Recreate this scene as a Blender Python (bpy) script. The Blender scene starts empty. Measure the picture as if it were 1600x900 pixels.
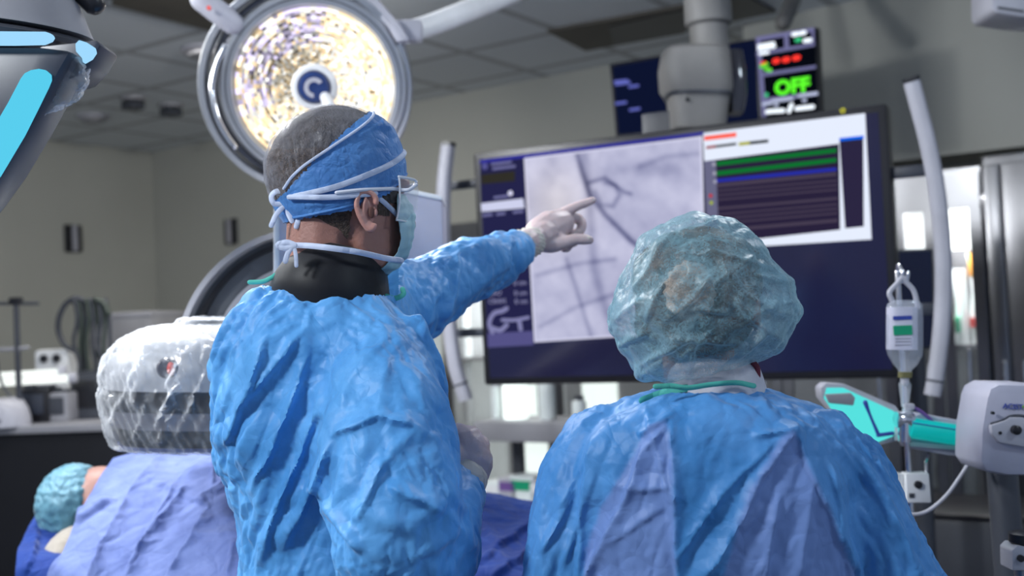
import bpy, bmesh, math, random
import numpy as np
from mathutils import Vector, Matrix
from mathutils.bvhtree import BVHTree

random.seed(7)
RNG = np.random.default_rng(11)
SC = bpy.context.scene

# ------------------------------------------------------------------ camera
FPX = 1750.0                                   # focal length in pixels of the 1600 px wide frame
CAM_H, PITCH, ROLL = 1.55, math.radians(1.8), math.radians(2.6)
FW = np.array([0, math.cos(PITCH), math.sin(PITCH)])
_u0 = np.array([0, -math.sin(PITCH), math.cos(PITCH)])
RT = math.cos(ROLL)*np.array([1., 0, 0]) - math.sin(ROLL)*_u0
UP = math.sin(ROLL)*np.array([1., 0, 0]) + math.cos(ROLL)*_u0
CAM = np.array([0, 0, CAM_H])
cam_data = bpy.data.cameras.new('camera')
cam = bpy.data.objects.new('camera', cam_data)
SC.collection.objects.link(cam)
cam.matrix_world = Matrix(((RT[0], UP[0], -FW[0], CAM[0]), (RT[1], UP[1], -FW[1], CAM[1]),
                           (RT[2], UP[2], -FW[2], CAM[2]), (0, 0, 0, 1)))
cam_data.sensor_width = 36.0
cam_data.lens = 36.0*FPX/1600
cam_data.clip_start = 0.05
cam_data.dof.use_dof = True
cam_data.dof.focus_distance = 1.62
cam_data.dof.aperture_fstop = 3.2
SC.camera = cam

# ------------------------------------------------------------------ world, light, exposure
SC.view_settings.view_transform = 'Standard'
SC.view_settings.look = 'None'
SC.view_settings.gamma = 1.0
SC.view_settings.use_curve_mapping = False
SC.view_settings.exposure = 0.0
world = bpy.data.worlds.new('world')
SC.world = world
world.use_nodes = True
bg = world.node_tree.nodes['Background']
bg.inputs[0].default_value = (0.55, 0.68, 0.95, 1)
bg.inputs[1].default_value = 0.38


def area_light(name, loc, target, w, h, power, col):
    l = bpy.data.lights.new(name, 'AREA')
    l.shape = 'RECTANGLE'
    l.size, l.size_y, l.energy, l.color = w, h, power, col
    o = bpy.data.objects.new(name, l)
    SC.collection.objects.link(o)
    o.location = loc
    o.rotation_euler = (Vector(target)-Vector(loc)).to_track_quat('-Z', 'Y').to_euler()
    return o


# ceiling luminaires of the theatre, plus an added rim lamp
area_light('ceiling_luminaire_front', (-1.9, 0.3, 2.9), (-0.1, 1.7, 1.1), 0.35, 0.35, 66, (0.93, 0.97, 1.0))
area_light('ceiling_luminaire_side', (2.1, 0.6, 2.9), (0.5, 1.6, 1.1), 0.4, 0.4, 16, (0.75, 0.88, 1.0))
area_light('ceiling_luminaire_table', (-1.35, 3.1, 2.9), (-0.85, 2.3, 1.1), 0.3, 0.3, 34, (0.95, 0.97, 1.0))
area_light('ceiling_luminaire_left', (-2.3, 2.2, 2.7), (-0.2, 1.7, 1.2), 0.3, 0.3, 45, (0.95, 0.98, 1.0))
area_light('added_rim_light', (0.9, 2.9, 2.95), (0.2, 1.6, 1.3), 0.3, 0.3, 14, (0.92, 0.96, 1.0))  # unseen lamp added to put a rim on the shoulders
area_light('ceiling_luminaire_room', (-1.4, 5.2, 2.95), (-1.6, 5.4, 0), 1.0, 1.0, 22, (1.0, 0.97, 0.9))
fl = bpy.data.lights.new('added_wall_spot', 'SPOT')  # out-of-view spot added to brighten the far walls and ceiling
fl.energy, fl.spot_size, fl.spot_blend, fl.shadow_soft_size, fl.color = 95, math.radians(100), .8, .12, (1.0, .98, .93)
flo = bpy.data.objects.new('added_wall_spot', fl)
SC.collection.objects.link(flo)
flo.location = (-0.3, 3.5, 2.8)
flo.rotation_euler = (Vector((-3.2, 7.3, 2.3))-Vector((-.3, 3.5, 2.8))).to_track_quat('-Z', 'Y').to_euler()


# ------------------------------------------------------------------ pixel helpers (target frame 1600x900)
def ray(x, y): return FW+(x-800)/FPX*RT-(y-450)/FPX*UP
def P(x, y, d): return CAM+d*ray(x, y)


def proj(v):
    q = np.asarray(v)-CAM
    d = q@FW
    return 800+FPX*(q@RT)/d, 450-FPX*(q@UP)/d, d


def hit(x, y, p0, n):
    r = ray(x, y)
    return CAM+r*(np.dot(np.asarray(p0)-CAM, n)/np.dot(r, n))


def hitz(x, y, z): return hit(x, y, (0, 0, z), np.array([0, 0, 1.]))


# ------------------------------------------------------------------ materials
def mat(name, col, rough=0.5, metal=0.0, spec=0.5, emit=None, estr=1.0, alpha=None, bump=None, vary=None,
        sss=0.0, trans=0.0, coat=0.0, wire=None):
    m = bpy.data.materials.new(name)
    m.use_nodes = True
    nt = m.node_tree
    b = nt.nodes['Principled BSDF']
    b.inputs['Base Color'].default_value = (*col, 1)
    b.inputs['Roughness'].default_value = rough
    b.inputs['Metallic'].default_value = metal
    b.inputs['Specular IOR Level'].default_value = spec
    b.inputs['Coat Weight'].default_value = coat
    if sss:
        b.inputs['Subsurface Weight'].default_value = sss
        b.inputs['Subsurface Radius'].default_value = (0.02, 0.01, 0.006)
        b.inputs['Subsurface Scale'].default_value = 0.5
    b.inputs['Transmission Weight'].default_value = trans
    if emit:
        b.inputs['Emission Color'].default_value = (*emit, 1)
        b.inputs['Emission Strength'].default_value = estr
    if alpha is not None:
        b.inputs['Alpha'].default_value = alpha
    tc = nt.nodes.new('ShaderNodeTexCoord')
    if vary is None:
        vary = (6.0, 0.12)
    n = nt.nodes.new('ShaderNodeTexNoise')
    n.inputs['Scale'].default_value = vary[0]
    n.inputs['Detail'].default_value = 6
    nt.links.new(tc.outputs['Object'], n.inputs['Vector'])
    r = nt.nodes.new('ShaderNodeValToRGB')
    k = vary[1]
    c2 = vary[2] if len(vary) > 2 else tuple(c*(1-k) for c in col)
    c1 = tuple(min(1, c*(1+k)) for c in col)
    r.color_ramp.elements[0].color = (*c2, 1)
    r.color_ramp.elements[1].color = (*c1, 1)
    r.color_ramp.elements[0].position = 0.3
    r.color_ramp.elements[1].position = 0.7
    nt.links.new(n.outputs['Fac'], r.inputs['Fac'])
    nt.links.new(r.outputs['Color'], b.inputs['Base Color'])
    if bump:
        last = None
        for sc, st in bump:
            nn = nt.nodes.new('ShaderNodeTexNoise')
            nn.inputs['Scale'].default_value = sc
            nn.inputs['Detail'].default_value = 5
            nt.links.new(tc.outputs['Object'], nn.inputs['Vector'])
            bp = nt.nodes.new('ShaderNodeBump')
            bp.inputs['Strength'].default_value = st
            bp.inputs['Distance'].default_value = 0.01
            nt.links.new(nn.outputs['Fac'], bp.inputs['Height'])
            if last:
                nt.links.new(last.outputs['Normal'], bp.inputs['Normal'])
            last = bp
        nt.links.new(last.outputs['Normal'], b.inputs['Normal'])
    return m


def emis(name, col, s=1.0):
    m = bpy.data.materials.new(name)
    m.use_nodes = True
    nt = m.node_tree
    nt.nodes.clear()
    e = nt.nodes.new('ShaderNodeEmission')
    e.inputs[0].default_value = (*col, 1)
    e.inputs[1].default_value = s
    o = nt.nodes.new('ShaderNodeOutputMaterial')
    nt.links.new(e.outputs[0], o.inputs[0])
    return m


def emis_attr(name, s=1.0):
    m = emis(name, (1, 1, 1), s)
    nt = m.node_tree
    a = nt.nodes.new('ShaderNodeAttribute')
    a.attribute_name = 'picture'
    e = [n for n in nt.nodes if n.type == 'EMISSION'][0]
    nt.links.new(a.outputs['Color'], e.inputs[0])
    return m


M = {}
M['wall'] = mat('wall_paint', (0.50, 0.50, 0.455), 0.75, vary=(1.5, 0.04))
M['wall_dim'] = mat('wall_paint_right', (0.50, 0.50, 0.455), 0.75, vary=(1.5, 0.04))
M['floor'] = mat('floor_vinyl', (0.12, 0.13, 0.15), 0.4)
M['black'] = mat('black_plastic', (0.012, 0.012, 0.016), 0.35)
M['dark'] = mat('dark_grey_plastic', (0.05, 0.055, 0.07), 0.4)
M['slate'] = mat('slate_plastic', (0.035, 0.042, 0.062), 0.38)
M['grey'] = mat('grey_plastic', (0.30, 0.30, 0.33), 0.45)
M['lgrey'] = mat('light_grey_plastic', (0.46, 0.46, 0.52), 0.35)
M['lav'] = mat('pale_lavender_enamel', (0.46, 0.46, 0.56), 0.4)
M['white'] = mat('white_enamel', (0.82, 0.83, 0.85), 0.35)
M['steel'] = mat('brushed_steel', (0.30, 0.30, 0.315), 0.28, metal=0.95, vary=(3, 0.15))
M['chrome'] = mat('chrome', (0.75, 0.76, 0.8), 0.12, metal=1.0)
M['alu'] = mat('lamp_aluminium', (0.50, 0.52, 0.56), 0.3, metal=0.75)
M['pole'] = mat('pole_grey', (0.22, 0.215, 0.21), 0.5)
M['navy'] = mat('navy_cloth', (0.008, 0.03, 0.19), 0.8, bump=[(300, .15)])
M['blackbox'] = mat('black_lacquer', (0.006, 0.006, 0.009), 0.5)
M['green'] = mat('green_plastic', (0.0, 0.33, 0.16), 0.5)
M['orange'] = mat('orange_label', (0.75, 0.32, 0.03), 0.5)
M['red'] = mat('red_label', (0.6, 0.05, 0.04), 0.5)
M['brown'] = mat('brown_panel', (0.10, 0.09, 0.075), 0.6)
M['pack'] = mat('white_packaging', (0.78, 0.84, 0.84), 0.4)
M['purple'] = mat('purple_label', (0.16, 0.08, 0.3), 0.5)
M['blue'] = mat('blue_label', (0.03, 0.06, 0.35), 0.5)


def tile_material():
    m = mat('ceiling_tiles', (0.5, 0.53, 0.55), 0.8)
    nt = m.node_tree
    b = nt.nodes['Principled BSDF']
    g = nt.nodes.new('ShaderNodeTexCoord')
    br = nt.nodes.new('ShaderNodeTexBrick')
    br.offset = 0.0
    br.inputs['Scale'].default_value = 1.0
    br.inputs['Brick Width'].default_value = 0.607
    br.inputs['Row Height'].default_value = 0.607
    br.inputs['Mortar Size'].default_value = 0.028
    br.inputs['Mortar Smooth'].default_value = 0.1
    br.inputs['Color1'].default_value = (0.74, 0.78, 0.82, 1)
    br.inputs['Color2'].default_value = (0.78, 0.82, 0.86, 1)
    br.inputs['Mortar'].default_value = (0.48, 0.50, 0.52, 1)
    mp = nt.nodes.new('ShaderNodeMapping')
    mp.inputs['Location'].default_value = (0, -0.22, 0)
    nt.links.new(g.outputs['Object'], mp.inputs['Vector'])
    nt.links.new(mp.outputs[0], br.inputs['Vector'])
    nt.links.new(br.outputs['Color'], b.inputs['Base Color'])
    return m


M['tiles'] = tile_material()


# ------------------------------------------------------------------ object helpers
def tag(o, label=None, cat=None, group=None, kind=None):
    if label: o['label'] = label
    if cat: o['category'] = cat
    if group: o['group'] = group
    if kind: o['kind'] = kind
    return o


def wloc(o):
    v = np.zeros(3)
    while o is not None:
        v = v+np.array(o.location)
        o = o.parent
    return v


def empty(name, loc, label=None, cat=None, group=None):
    o = bpy.data.objects.new(name, None)
    o.empty_display_size = 0.05
    SC.collection.objects.link(o)
    o.location = tuple(float(c) for c in loc)
    return tag(o, label, cat, group)


def newobj(name, me, m, parent=None):
    """link a mesh whose vertices are in world coordinates under an unrotated parent"""
    o = bpy.data.objects.new(name, me)
    SC.collection.objects.link(o)
    for mm in (m if isinstance(m, (list, tuple)) else [m]):
        me.materials.append(mm)
    if parent is not None:
        o.parent = parent
        me.transform(Matrix.Translation(Vector(tuple(-wloc(parent)))))
    return o


def shade(me, angle=40):
    me.polygons.foreach_set('use_smooth', [True]*len(me.polygons))
    try:
        me.set_sharp_from_angle(angle=math.radians(angle))
    except Exception:
        pass


def obj(name, parts, m, parent=None, smooth=40, bevel=0.0):
    """parts: list of (verts, faces) joined to ONE mesh object"""
    if isinstance(parts, tuple): parts = [parts]
    V, Fc, k = [], [], 0
    for v, f in parts:
        V += [tuple(map(float, p)) for p in v]
        Fc += [tuple(int(i)+k for i in q) for q in f]
        k += len(v)
    me = bpy.data.meshes.new(name)
    me.from_pydata(V, [], Fc)
    bm = bmesh.new()
    bm.from_mesh(me)
    bmesh.ops.recalc_face_normals(bm, faces=bm.faces)
    if bevel:
        es = [e for e in bm.edges if e.is_manifold and e.calc_face_angle(0) > 0.6]
        bmesh.ops.bevel(bm, geom=es, offset=bevel, segments=2, affect='EDGES', profile=0.6, clamp_overlap=True)
    bm.to_mesh(me)
    bm.free()
    shade(me, smooth)
    return newobj(name, me, m, parent)


def box(c, s, ax=None):
    """centre, full size, axes rows"""
    c = np.asarray(c, float)
    ax = np.eye(3) if ax is None else np.asarray(ax, float)
    v = []
    for i in (-.5, .5):
        for j in (-.5, .5):
            for k in (-.5, .5):
                v.append(c+ax[0]*s[0]*i+ax[1]*s[1]*j+ax[2]*s[2]*k)
    return v, [(0, 1, 3, 2), (4, 6, 7, 5), (0, 4, 5, 1), (2, 3, 7, 6), (0, 2, 6, 4), (1, 5, 7, 3)]


def frame_of(d):
    d = np.asarray(d, float)
    d = d/np.linalg.norm(d)
    a = np.array([0, 0, 1.]) if abs(d[2]) < .9 else np.array([1., 0, 0])
    x = np.cross(a, d)
    x /= np.linalg.norm(x)
    return x, np.cross(d, x), d


def loft(rings, cap=True):
    n = len(rings[0])
    v = [p for r in rings for p in r]
    f = []
    for i in range(len(rings)-1):
        for j in range(n):
            k = (j+1) % n
            f.append((i*n+j, i*n+k, (i+1)*n+k, (i+1)*n+j))
    if cap:
        f.append(tuple(range(n))[::-1])
        f.append(tuple((len(rings)-1)*n+j for j in range(n)))
    return v, f


def catmull(pts, sub=6):
    pts = np.asarray(pts, float)
    if len(pts) < 3: 
        t = np.linspace(0, 1, sub+1)[:, None]
        return pts[0]*(1-t)+pts[-1]*t
    q = np.vstack([2*pts[0]-pts[1], pts, 2*pts[-1]-pts[-2]])
    out = []
    for i in range(1, len(q)-2):
        for t in np.linspace(0, 1, sub, endpoint=False):
            a, b, c, d = q[i-1:i+3]
            out.append(.5*((2*b)+(c-a)*t+(2*a-5*b+4*c-d)*t*t+(-a+3*b-3*c+d)*t**3))
    out.append(pts[-1])
    return np.array(out)


def tube(pts, r, seg=12, sub=5, flat=None, rnd=True):
    """tube through pts; r scalar or list; flat=(axis, factor) squashes the section along a world axis"""
    pts = np.asarray(pts, float)
    rr = np.full(len(pts), r, float) if np.isscalar(r) else np.asarray(r, float)
    c = catmull(np.column_stack([pts, rr]), sub)
    p, rr = c[:, :3], np.maximum(c[:, 3], 1e-4)
    t = np.gradient(p, axis=0)
    t /= np.linalg.norm(t, axis=1)[:, None]+1e-12
    x, y, _ = frame_of(t[0])
    rings = []
    L = []
    for i in range(len(p)):
        x = x-t[i]*np.dot(x, t[i])
        x /= np.linalg.norm(x)
        y = np.cross(t[i], x)
        L.append((p[i], x.copy(), y.copy(), t[i], rr[i]))
    if rnd:
        a, b = L[0], L[-1]
        pre = [(a[0]-a[3]*a[4]*s, a[1], a[2], a[3], a[4]*math.sqrt(max(0, 1-s*s))) for s in (.98, .85, .5)]
        post = [(b[0]+b[3]*b[4]*s, b[1], b[2], b[3], b[4]*math.sqrt(max(0, 1-s*s))) for s in (.5, .85, .98)]
        L = pre+L+post
    for q, x, y, _, ra in L:
        ring = []
        for k in range(seg):
            a = 2*math.pi*k/seg
            o = (math.cos(a)*x+math.sin(a)*y)*ra
            if flat is not None:
                o = o-np.asarray(flat[0])*np.dot(o, flat[0])*(1-flat[1])
            ring.append(q+o)
        rings.append(ring)
    return loft(rings)


def lathe(c, axis, prof, seg=32, arc=None):
    """prof: list of (height along axis, radius)"""
    x, y, d = frame_of(axis)
    c = np.asarray(c, float)
    rings = [[c+d*h+(math.cos(2*math.pi*k/seg)*x+math.sin(2*math.pi*k/seg)*y)*max(r, 1e-4) for k in range(seg)] for h, r in prof]
    return loft(rings)


def ell(c, radii, ax=None, seg=24, rings=14):
    ax = np.eye(3) if ax is None else np.asarray(ax, float)
    R = []
    for i in range(rings+1):
        t = math.pi*(i+0.02 if i == 0 else (i-0.02 if i == rings else i))/rings
        R.append([np.asarray(c)+ax[0]*radii[0]*math.sin(t)*math.cos(2*math.pi*k/seg)+ax[1]*radii[1]*math.sin(t)*math.sin(2*math.pi*k/seg)
                  + ax[2]*radii[2]*math.cos(t) for k in range(seg)])
    return loft(R)


def prism(poly, vec):
    """polygon of 3-D points extruded along vec"""
    n = len(poly)
    v = [np.asarray(p, float) for p in poly]+[np.asarray(p, float)+np.asarray(vec) for p in poly]
    f = [tuple(range(n))[::-1], tuple(range(n, 2*n))]
    for i in range(n):
        j = (i+1) % n
        f.append((i, j, n+j, n+i))
    return v, f


def slab(poly, d, th):
    """solid with a traced front outline at depth d and thickness th going away horizontally"""
    ds = d if hasattr(d, '__len__') else [d]*len(poly)
    return prism([P(x, y, dd) for (x, y), dd in zip(poly, ds)], np.array([0, th, 0]))


def torus_arc(c, ax_x, ax_y, R, a0, a1, w, h, seg=48):
    """arc band: rectangular section w (radial) x h (along normal)"""
    n = np.cross(ax_x, ax_y)
    rings = []
    for i in range(seg+1):
        a = a0+(a1-a0)*i/seg
        e = math.cos(a)*ax_x+math.sin(a)*ax_y
        p = c+e*R
        rings.append([p-e*w/2-n*h/2, p+e*w/2-n*h/2, p+e*w/2+n*h/2, p-e*w/2+n*h/2])
    return loft(rings)


def text_mesh(s, size, origin, right, up, depth=0.001, align='LEFT', bold=0.0, shear=0.0):
    cu = bpy.data.curves.new('lettering', 'FONT')
    cu.body = s
    cu.size = size
    cu.extrude = depth
    cu.offset = bold
    cu.shear = shear
    cu.align_x = align
    cu.resolution_u = 3
    o = bpy.data.objects.new('tmp', cu)
    SC.collection.objects.link(o)
    dg = bpy.context.evaluated_depsgraph_get()
    me = o.evaluated_get(dg).to_mesh()
    right, up = np.asarray(right), np.asarray(up)
    n = np.cross(right, up)
    v = [np.asarray(origin)+right*p.co.x+up*p.co.y+n*p.co.z for p in me.vertices]
    f = [tuple(p.vertices) for p in me.polygons]
    bpy.data.objects.remove(o)
    bpy.data.curves.remove(cu)
    return v, f


# ------------------------------------------------------------------ organic helpers
def voxel_union(parts, size):
    V, Fc, k = [], [], 0
    for v, f in parts:
        V += [tuple(map(float, p)) for p in v]
        Fc += [tuple(int(i)+k for i in q) for q in f]
        k += len(v)
    me = bpy.data.meshes.new('tmp')
    me.from_pydata(V, [], Fc)
    bm = bmesh.new()
    bm.from_mesh(me)
    bmesh.ops.recalc_face_normals(bm, faces=bm.faces)
    bm.to_mesh(me)
    bm.free()
    o = bpy.data.objects.new('tmp', me)
    SC.collection.objects.link(o)
    md = o.modifiers.new('r', 'REMESH')
    md.mode = 'VOXEL'
    md.voxel_size = size
    dg = bpy.context.evaluated_depsgraph_get()
    ev = o.evaluated_get(dg).to_mesh()
    n = len(ev.vertices)
    co = np.empty(n*3)
    ev.vertices.foreach_get('co', co)
    ev.calc_loop_triangles()
    quads = [tuple(p.vertices) for p in ev.polygons]
    bpy.data.objects.remove(o)
    bpy.data.meshes.remove(me)
    return co.reshape(-1, 3), quads


def tris_of(faces):
    t = []
    for i, f in enumerate(faces):
        if len(f) == 3:
            t.append(f)
        elif len(f) == 4:
            if i % 2: t += [(f[0], f[1], f[2]), (f[0], f[2], f[3])]
            else: t += [(f[0], f[1], f[3]), (f[1], f[2], f[3])]
    return np.array(t, dtype=np.int64)


def edges_of(T):
    e = np.vstack([T[:, [0, 1]], T[:, [1, 2]], T[:, [2, 0]]])
    o = np.concatenate([T[:, 2], T[:, 0], T[:, 1]])
    s = np.sort(e, axis=1)
    key = s[:, 0]*10000000+s[:, 1]
    order = np.argsort(key, kind='stable')
    ks, so, oo = key[order], s[order], o[order]
    uniq, idx, cnt = np.unique(ks, return_index=True, return_counts=True)
    E = so[idx]
    two = idx[cnt == 2]
    B = np.column_stack([oo[two], oo[two+1]])
    return E, B


def normals(v, T):
    a, b, c = v[T[:, 0]], v[T[:, 1]], v[T[:, 2]]
    fn = np.cross(b-a, c-a)
    n = np.zeros_like(v)
    for k in range(3):
        for i in range(3):
            n[:, i] += np.bincount(T[:, k], fn[:, i], len(v))
    return n/(np.linalg.norm(n, axis=1)[:, None]+1e-12)


def smooth(v, E, it=5, lam=0.5, taubin=False):
    n = len(v)
    deg = np.bincount(E[:, 0], minlength=n)+np.bincount(E[:, 1], minlength=n)+1e-9
    for k in range(it*(2 if taubin else 1)):
        s = np.empty_like(v)
        for i in range(3):
            s[:, i] = np.bincount(E[:, 0], v[E[:, 1], i], n)+np.bincount(E[:, 1], v[E[:, 0], i], n)
        l = lam if not taubin or k % 2 == 0 else -lam*1.02
        v = v+l*(s/deg[:, None]-v)
    return v


def crumple(v, T, growth=0.06, it=120, kb=0.35, kn=0.01, kt=0.05, seed=None, w=None, normal_in=0.012):
    """cloth that has more material than its form: edges grow and the sheet buckles into folds"""
    E, B = edges_of(T)
    x0 = v.copy()
    n0 = normals(v, T)
    L = np.linalg.norm(v[E[:, 0]]-v[E[:, 1]], axis=1)
    LB = np.linalg.norm(v[B[:, 0]]-v[B[:, 1]], axis=1)
    g = np.ones(len(v))*growth if w is None else growth*w
    L = L*(1+.5*(g[E[:, 0]]+g[E[:, 1]]))
    LB = LB*(1+.5*(g[B[:, 0]]+g[B[:, 1]]))
    x = v+(seed if seed is not None else 0)
    n = len(v)
    degE = np.bincount(E[:, 0], minlength=n)+np.bincount(E[:, 1], minlength=n)+1e-9
    degB = np.bincount(B[:, 0], minlength=n)+np.bincount(B[:, 1], minlength=n)+1e-9
    for k in range(it):
        for (Q, Lr, dg, st) in ((E, L, degE, 1.0), (B, LB, degB, kb)):
            d = x[Q[:, 1]]-x[Q[:, 0]]
            l = np.linalg.norm(d, axis=1)+1e-12
            c = d*((l-Lr)/l*.5)[:, None]
            dx = np.empty_like(x)
            for i in range(3):
                dx[:, i] = np.bincount(Q[:, 0], c[:, i], n)-np.bincount(Q[:, 1], c[:, i], n)
            x = x+dx*(1.6*st/dg)[:, None]
        df = x0-x
        dn = (df*n0).sum(1)[:, None]*n0
        x = x+kn*dn+kt*(df-dn)
        h = ((x-x0)*n0).sum(1)
        lo = np.minimum(h+normal_in, 0)
        x = x-n0*lo[:, None]
    return x


def subdivide(v, T, it=1):
    e = np.vstack([T[:, [0, 1]], T[:, [1, 2]], T[:, [2, 0]]])
    s = np.sort(e, axis=1)
    key = s[:, 0]*10000000+s[:, 1]
    uk, idx, inv = np.unique(key, return_index=True, return_inverse=True)
    inv = inv.ravel()
    mid = (v[s[idx, 0]]+v[s[idx, 1]])/2
    n, m = len(v), len(T)
    ab, bc, ca_ = n+inv[:m], n+inv[m:2*m], n+inv[2*m:]
    T2 = np.vstack([np.column_stack([T[:, 0], ab, ca_]), np.column_stack([T[:, 1], bc, ab]), np.column_stack([T[:, 2], ca_, bc]), np.column_stack([ab, bc, ca_])])
    v2 = np.vstack([v, mid])
    E2, _ = edges_of(T2)
    return smooth(v2, E2, it), T2


def facets(p, size, seed=0, stretch=(1, 1, 1), warp=.3):
    """crumpled-paper field: creases where the cells of scattered points meet"""
    from mathutils.kdtree import KDTree
    q = np.column_stack([p[:, i]/stretch[i] for i in range(3)])
    q = q+warp*size*np.column_stack([vnoise(q, .6/size, 1, seed+i) for i in range(3)])
    lo, hi = q.min(0)-size, q.max(0)+size
    n = int(np.prod((hi-lo)/size))+8
    r = np.random.default_rng(seed)
    c = r.uniform(lo, hi, (n, 3))
    kd = KDTree(n)
    for i, a in enumerate(c.tolist()): kd.insert(a, i)
    kd.balance()
    out = np.empty(len(q))
    for i, a in enumerate(q.tolist()):
        f = kd.find_n(a, 2)
        out[i] = f[1][2]-f[0][2]
    return np.minimum(out/size, .9)-.35


def vnoise(p, scale, octaves=3, seed=0):
    """cheap smooth noise from sums of rotated sines"""
    r = np.random.default_rng(seed)
    out = np.zeros(len(p))
    amp, tot = 1.0, 0
    for o in range(octaves):
        for k in range(5):
            d = r.normal(size=3)
            d /= np.linalg.norm(d)
            d2 = r.normal(size=3)
            ph = r.uniform(0, 6.28, 2)
            q = p@d*scale*6.28*(2**o)
            out += amp*np.sin(q+ph[0]+1.6*np.sin((p@d2)*scale*4*(2**o)+ph[1]))/5
        tot += amp
        amp *= .5
    return out/tot


def snormals(v, T, it=8):
    E_s, _ = edges_of(T)
    n = smooth(normals(v, T), E_s, it, 1.0)
    return n/(np.linalg.norm(n, axis=1)[:, None]+1e-12)


def dirfacets(p, d, size, stretch, seed):
    """creases drawn out along the direction d"""
    x, y, z = frame_of(d)
    return facets(np.column_stack([p@x, p@y, p@z]), size, seed, (1, 1, stretch), .25)


def folds(v, n, lines, front=True, soft=7.0):
    """raise cloth folds that run along given lines: (x0,y0,x1,y1,width_px,height_m,side)"""
    X, Y, D = proj(v)
    face = np.clip(-(n@FW)*1.5+.2, 0, 1) if front else 1.0
    h = np.zeros(len(v))
    wob = 5.0*vnoise(v, 9, 2, 77)
    for l in lines:
        x0, y0, x1, y1, w, a = l[:6]
        bow = l[6] if len(l) > 6 else 0
        dx, dy = x1-x0, y1-y0
        L2 = dx*dx+dy*dy
        t = ((X-x0)*dx+(Y-y0)*dy)/L2
        L = math.sqrt(L2)
        s = ((X-x0)*dy-(Y-y0)*dx)/L + bow*4*np.clip(t, 0, 1)*(1-np.clip(t, 0, 1))
        s = s*(1+0*t)
        ext = np.clip((t+.08)/.2, 0, 1)*np.clip((1.08-t)/.2, 0, 1)
        s = s+wob*min(1.0, w/7)
        c_ = max(.8*w, soft)
        q_ = np.clip(1+s/c_, 0, 1)
        prof = np.where(s > 0, np.exp(-(np.abs(s)/(1.5*w))**1.3)*np.clip(1-s/(5*w), 0, 1), q_*q_*(3-2*q_))
        h += a*prof*ext
    return n*(h*face)[:, None]


def mesh_from(name, v, faces, m, parent, keep=None, smooth_angle=75, thick=None):
    faces = [tuple(map(int, f)) for f in faces]
    if keep is not None:
        faces = [f for f in faces if all(keep[i] for i in f)]
        used = sorted({i for f in faces for i in f})
        mp = {i: k for k, i in enumerate(used)}
        v = v[used]
        faces = [tuple(mp[i] for i in f) for f in faces]
    me = bpy.data.meshes.new(name)
    me.from_pydata([tuple(p) for p in v.tolist()], [], faces)
    shade(me, smooth_angle)
    o = newobj(name, me, m, parent)
    if thick:
        md = o.modifiers.new('cloth_thickness', 'SOLIDIFY')
        md.thickness = thick
        md.offset = -1
    return o

# ================================================================== THE ROOM
TH = math.radians(34.3)
C0 = np.array([-2.744, 8.644, 0])
EU = np.array([math.cos(TH), -math.sin(TH), 0])       # along the back wall, towards the right
EV = np.array([-math.sin(TH), -math.cos(TH), 0])      # out of the back wall, into the room
EZ = np.array([0, 0, 1.])
RAX = np.array([EU, EV, EZ])
ZC = 3.0


def rm(u, v, z): return C0+EU*u+EV*v+EZ*z
def hv(x, y, v):
    """room coordinates (u, z) where the pixel ray meets the plane v"""
    q = hit(x, y, C0+EV*v, EV)
    return float((q-C0)@EU), float(q[2])


def rbox(u0, u1, v0, v1, z0, z1):
    return box(rm((u0+u1)/2, (v0+v1)/2, (z0+z1)/2), (u1-u0, v1-v0, z1-z0), RAX)


def structure(name, parts, m, **k):
    return tag(obj(name, parts, m, **k), kind='structure')


structure('wall_back', rbox(-.12, 9.5, -.12, 0, 0, ZC), M['wall'])
structure('wall_left', rbox(-.12, 0, 0, 9.5, 0, ZC), M['wall'])
structure('floor', rbox(-.12, 9.5, -.12, 9.6, -.1, 0), M['floor'])
# ceiling in its own room-aligned frame so that the tile grid follows the walls
o = obj('ceiling', box((4.7, 4.7, 0.05), (9.7, 9.8, 0.1)), M['tiles'])
o.matrix_world = Matrix(((EU[0], EV[0], 0, C0[0]), (EU[1], EV[1], 0, C0[1]), (0, 0, 1, ZC), (0, 0, 0, 1)))
tag(o, kind='structure')
structure('baseboard_back', rbox(0, 9.4, 0, .015, 0, .1), M['dark'])
structure('baseboard_left', rbox(0, .015, 0.015, 9.4, 0, .1), M['dark'])
# dark mounting panels let into the ceiling
def cpanel(name, quad, z=2.985):
    pts = [hitz(x, y, z) for x, y in quad]
    return structure(name, prism(pts, (0, 0, .015)), M['brown'])
cpanel('trim_1', [(175, 8), (345, 53), (420, -40), (200, -60)])
cpanel('trim_2', [(855, 50), (915, 80), (1070, 52), (1075, 10)])
q = [hitz(x, y, 2.98) for x, y in [(950, 42), (960, 72), (1213, 20), (1165, -6)]]
structure('trim_3', prism(q, (0, 0, .012)), M['black'])
# right part of the back wall: bulkhead above the steel cabinets
structure('trim_4', rbox(5.0, 9.4, 0, .30, 2.22, ZC), M['wall_dim'])

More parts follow.
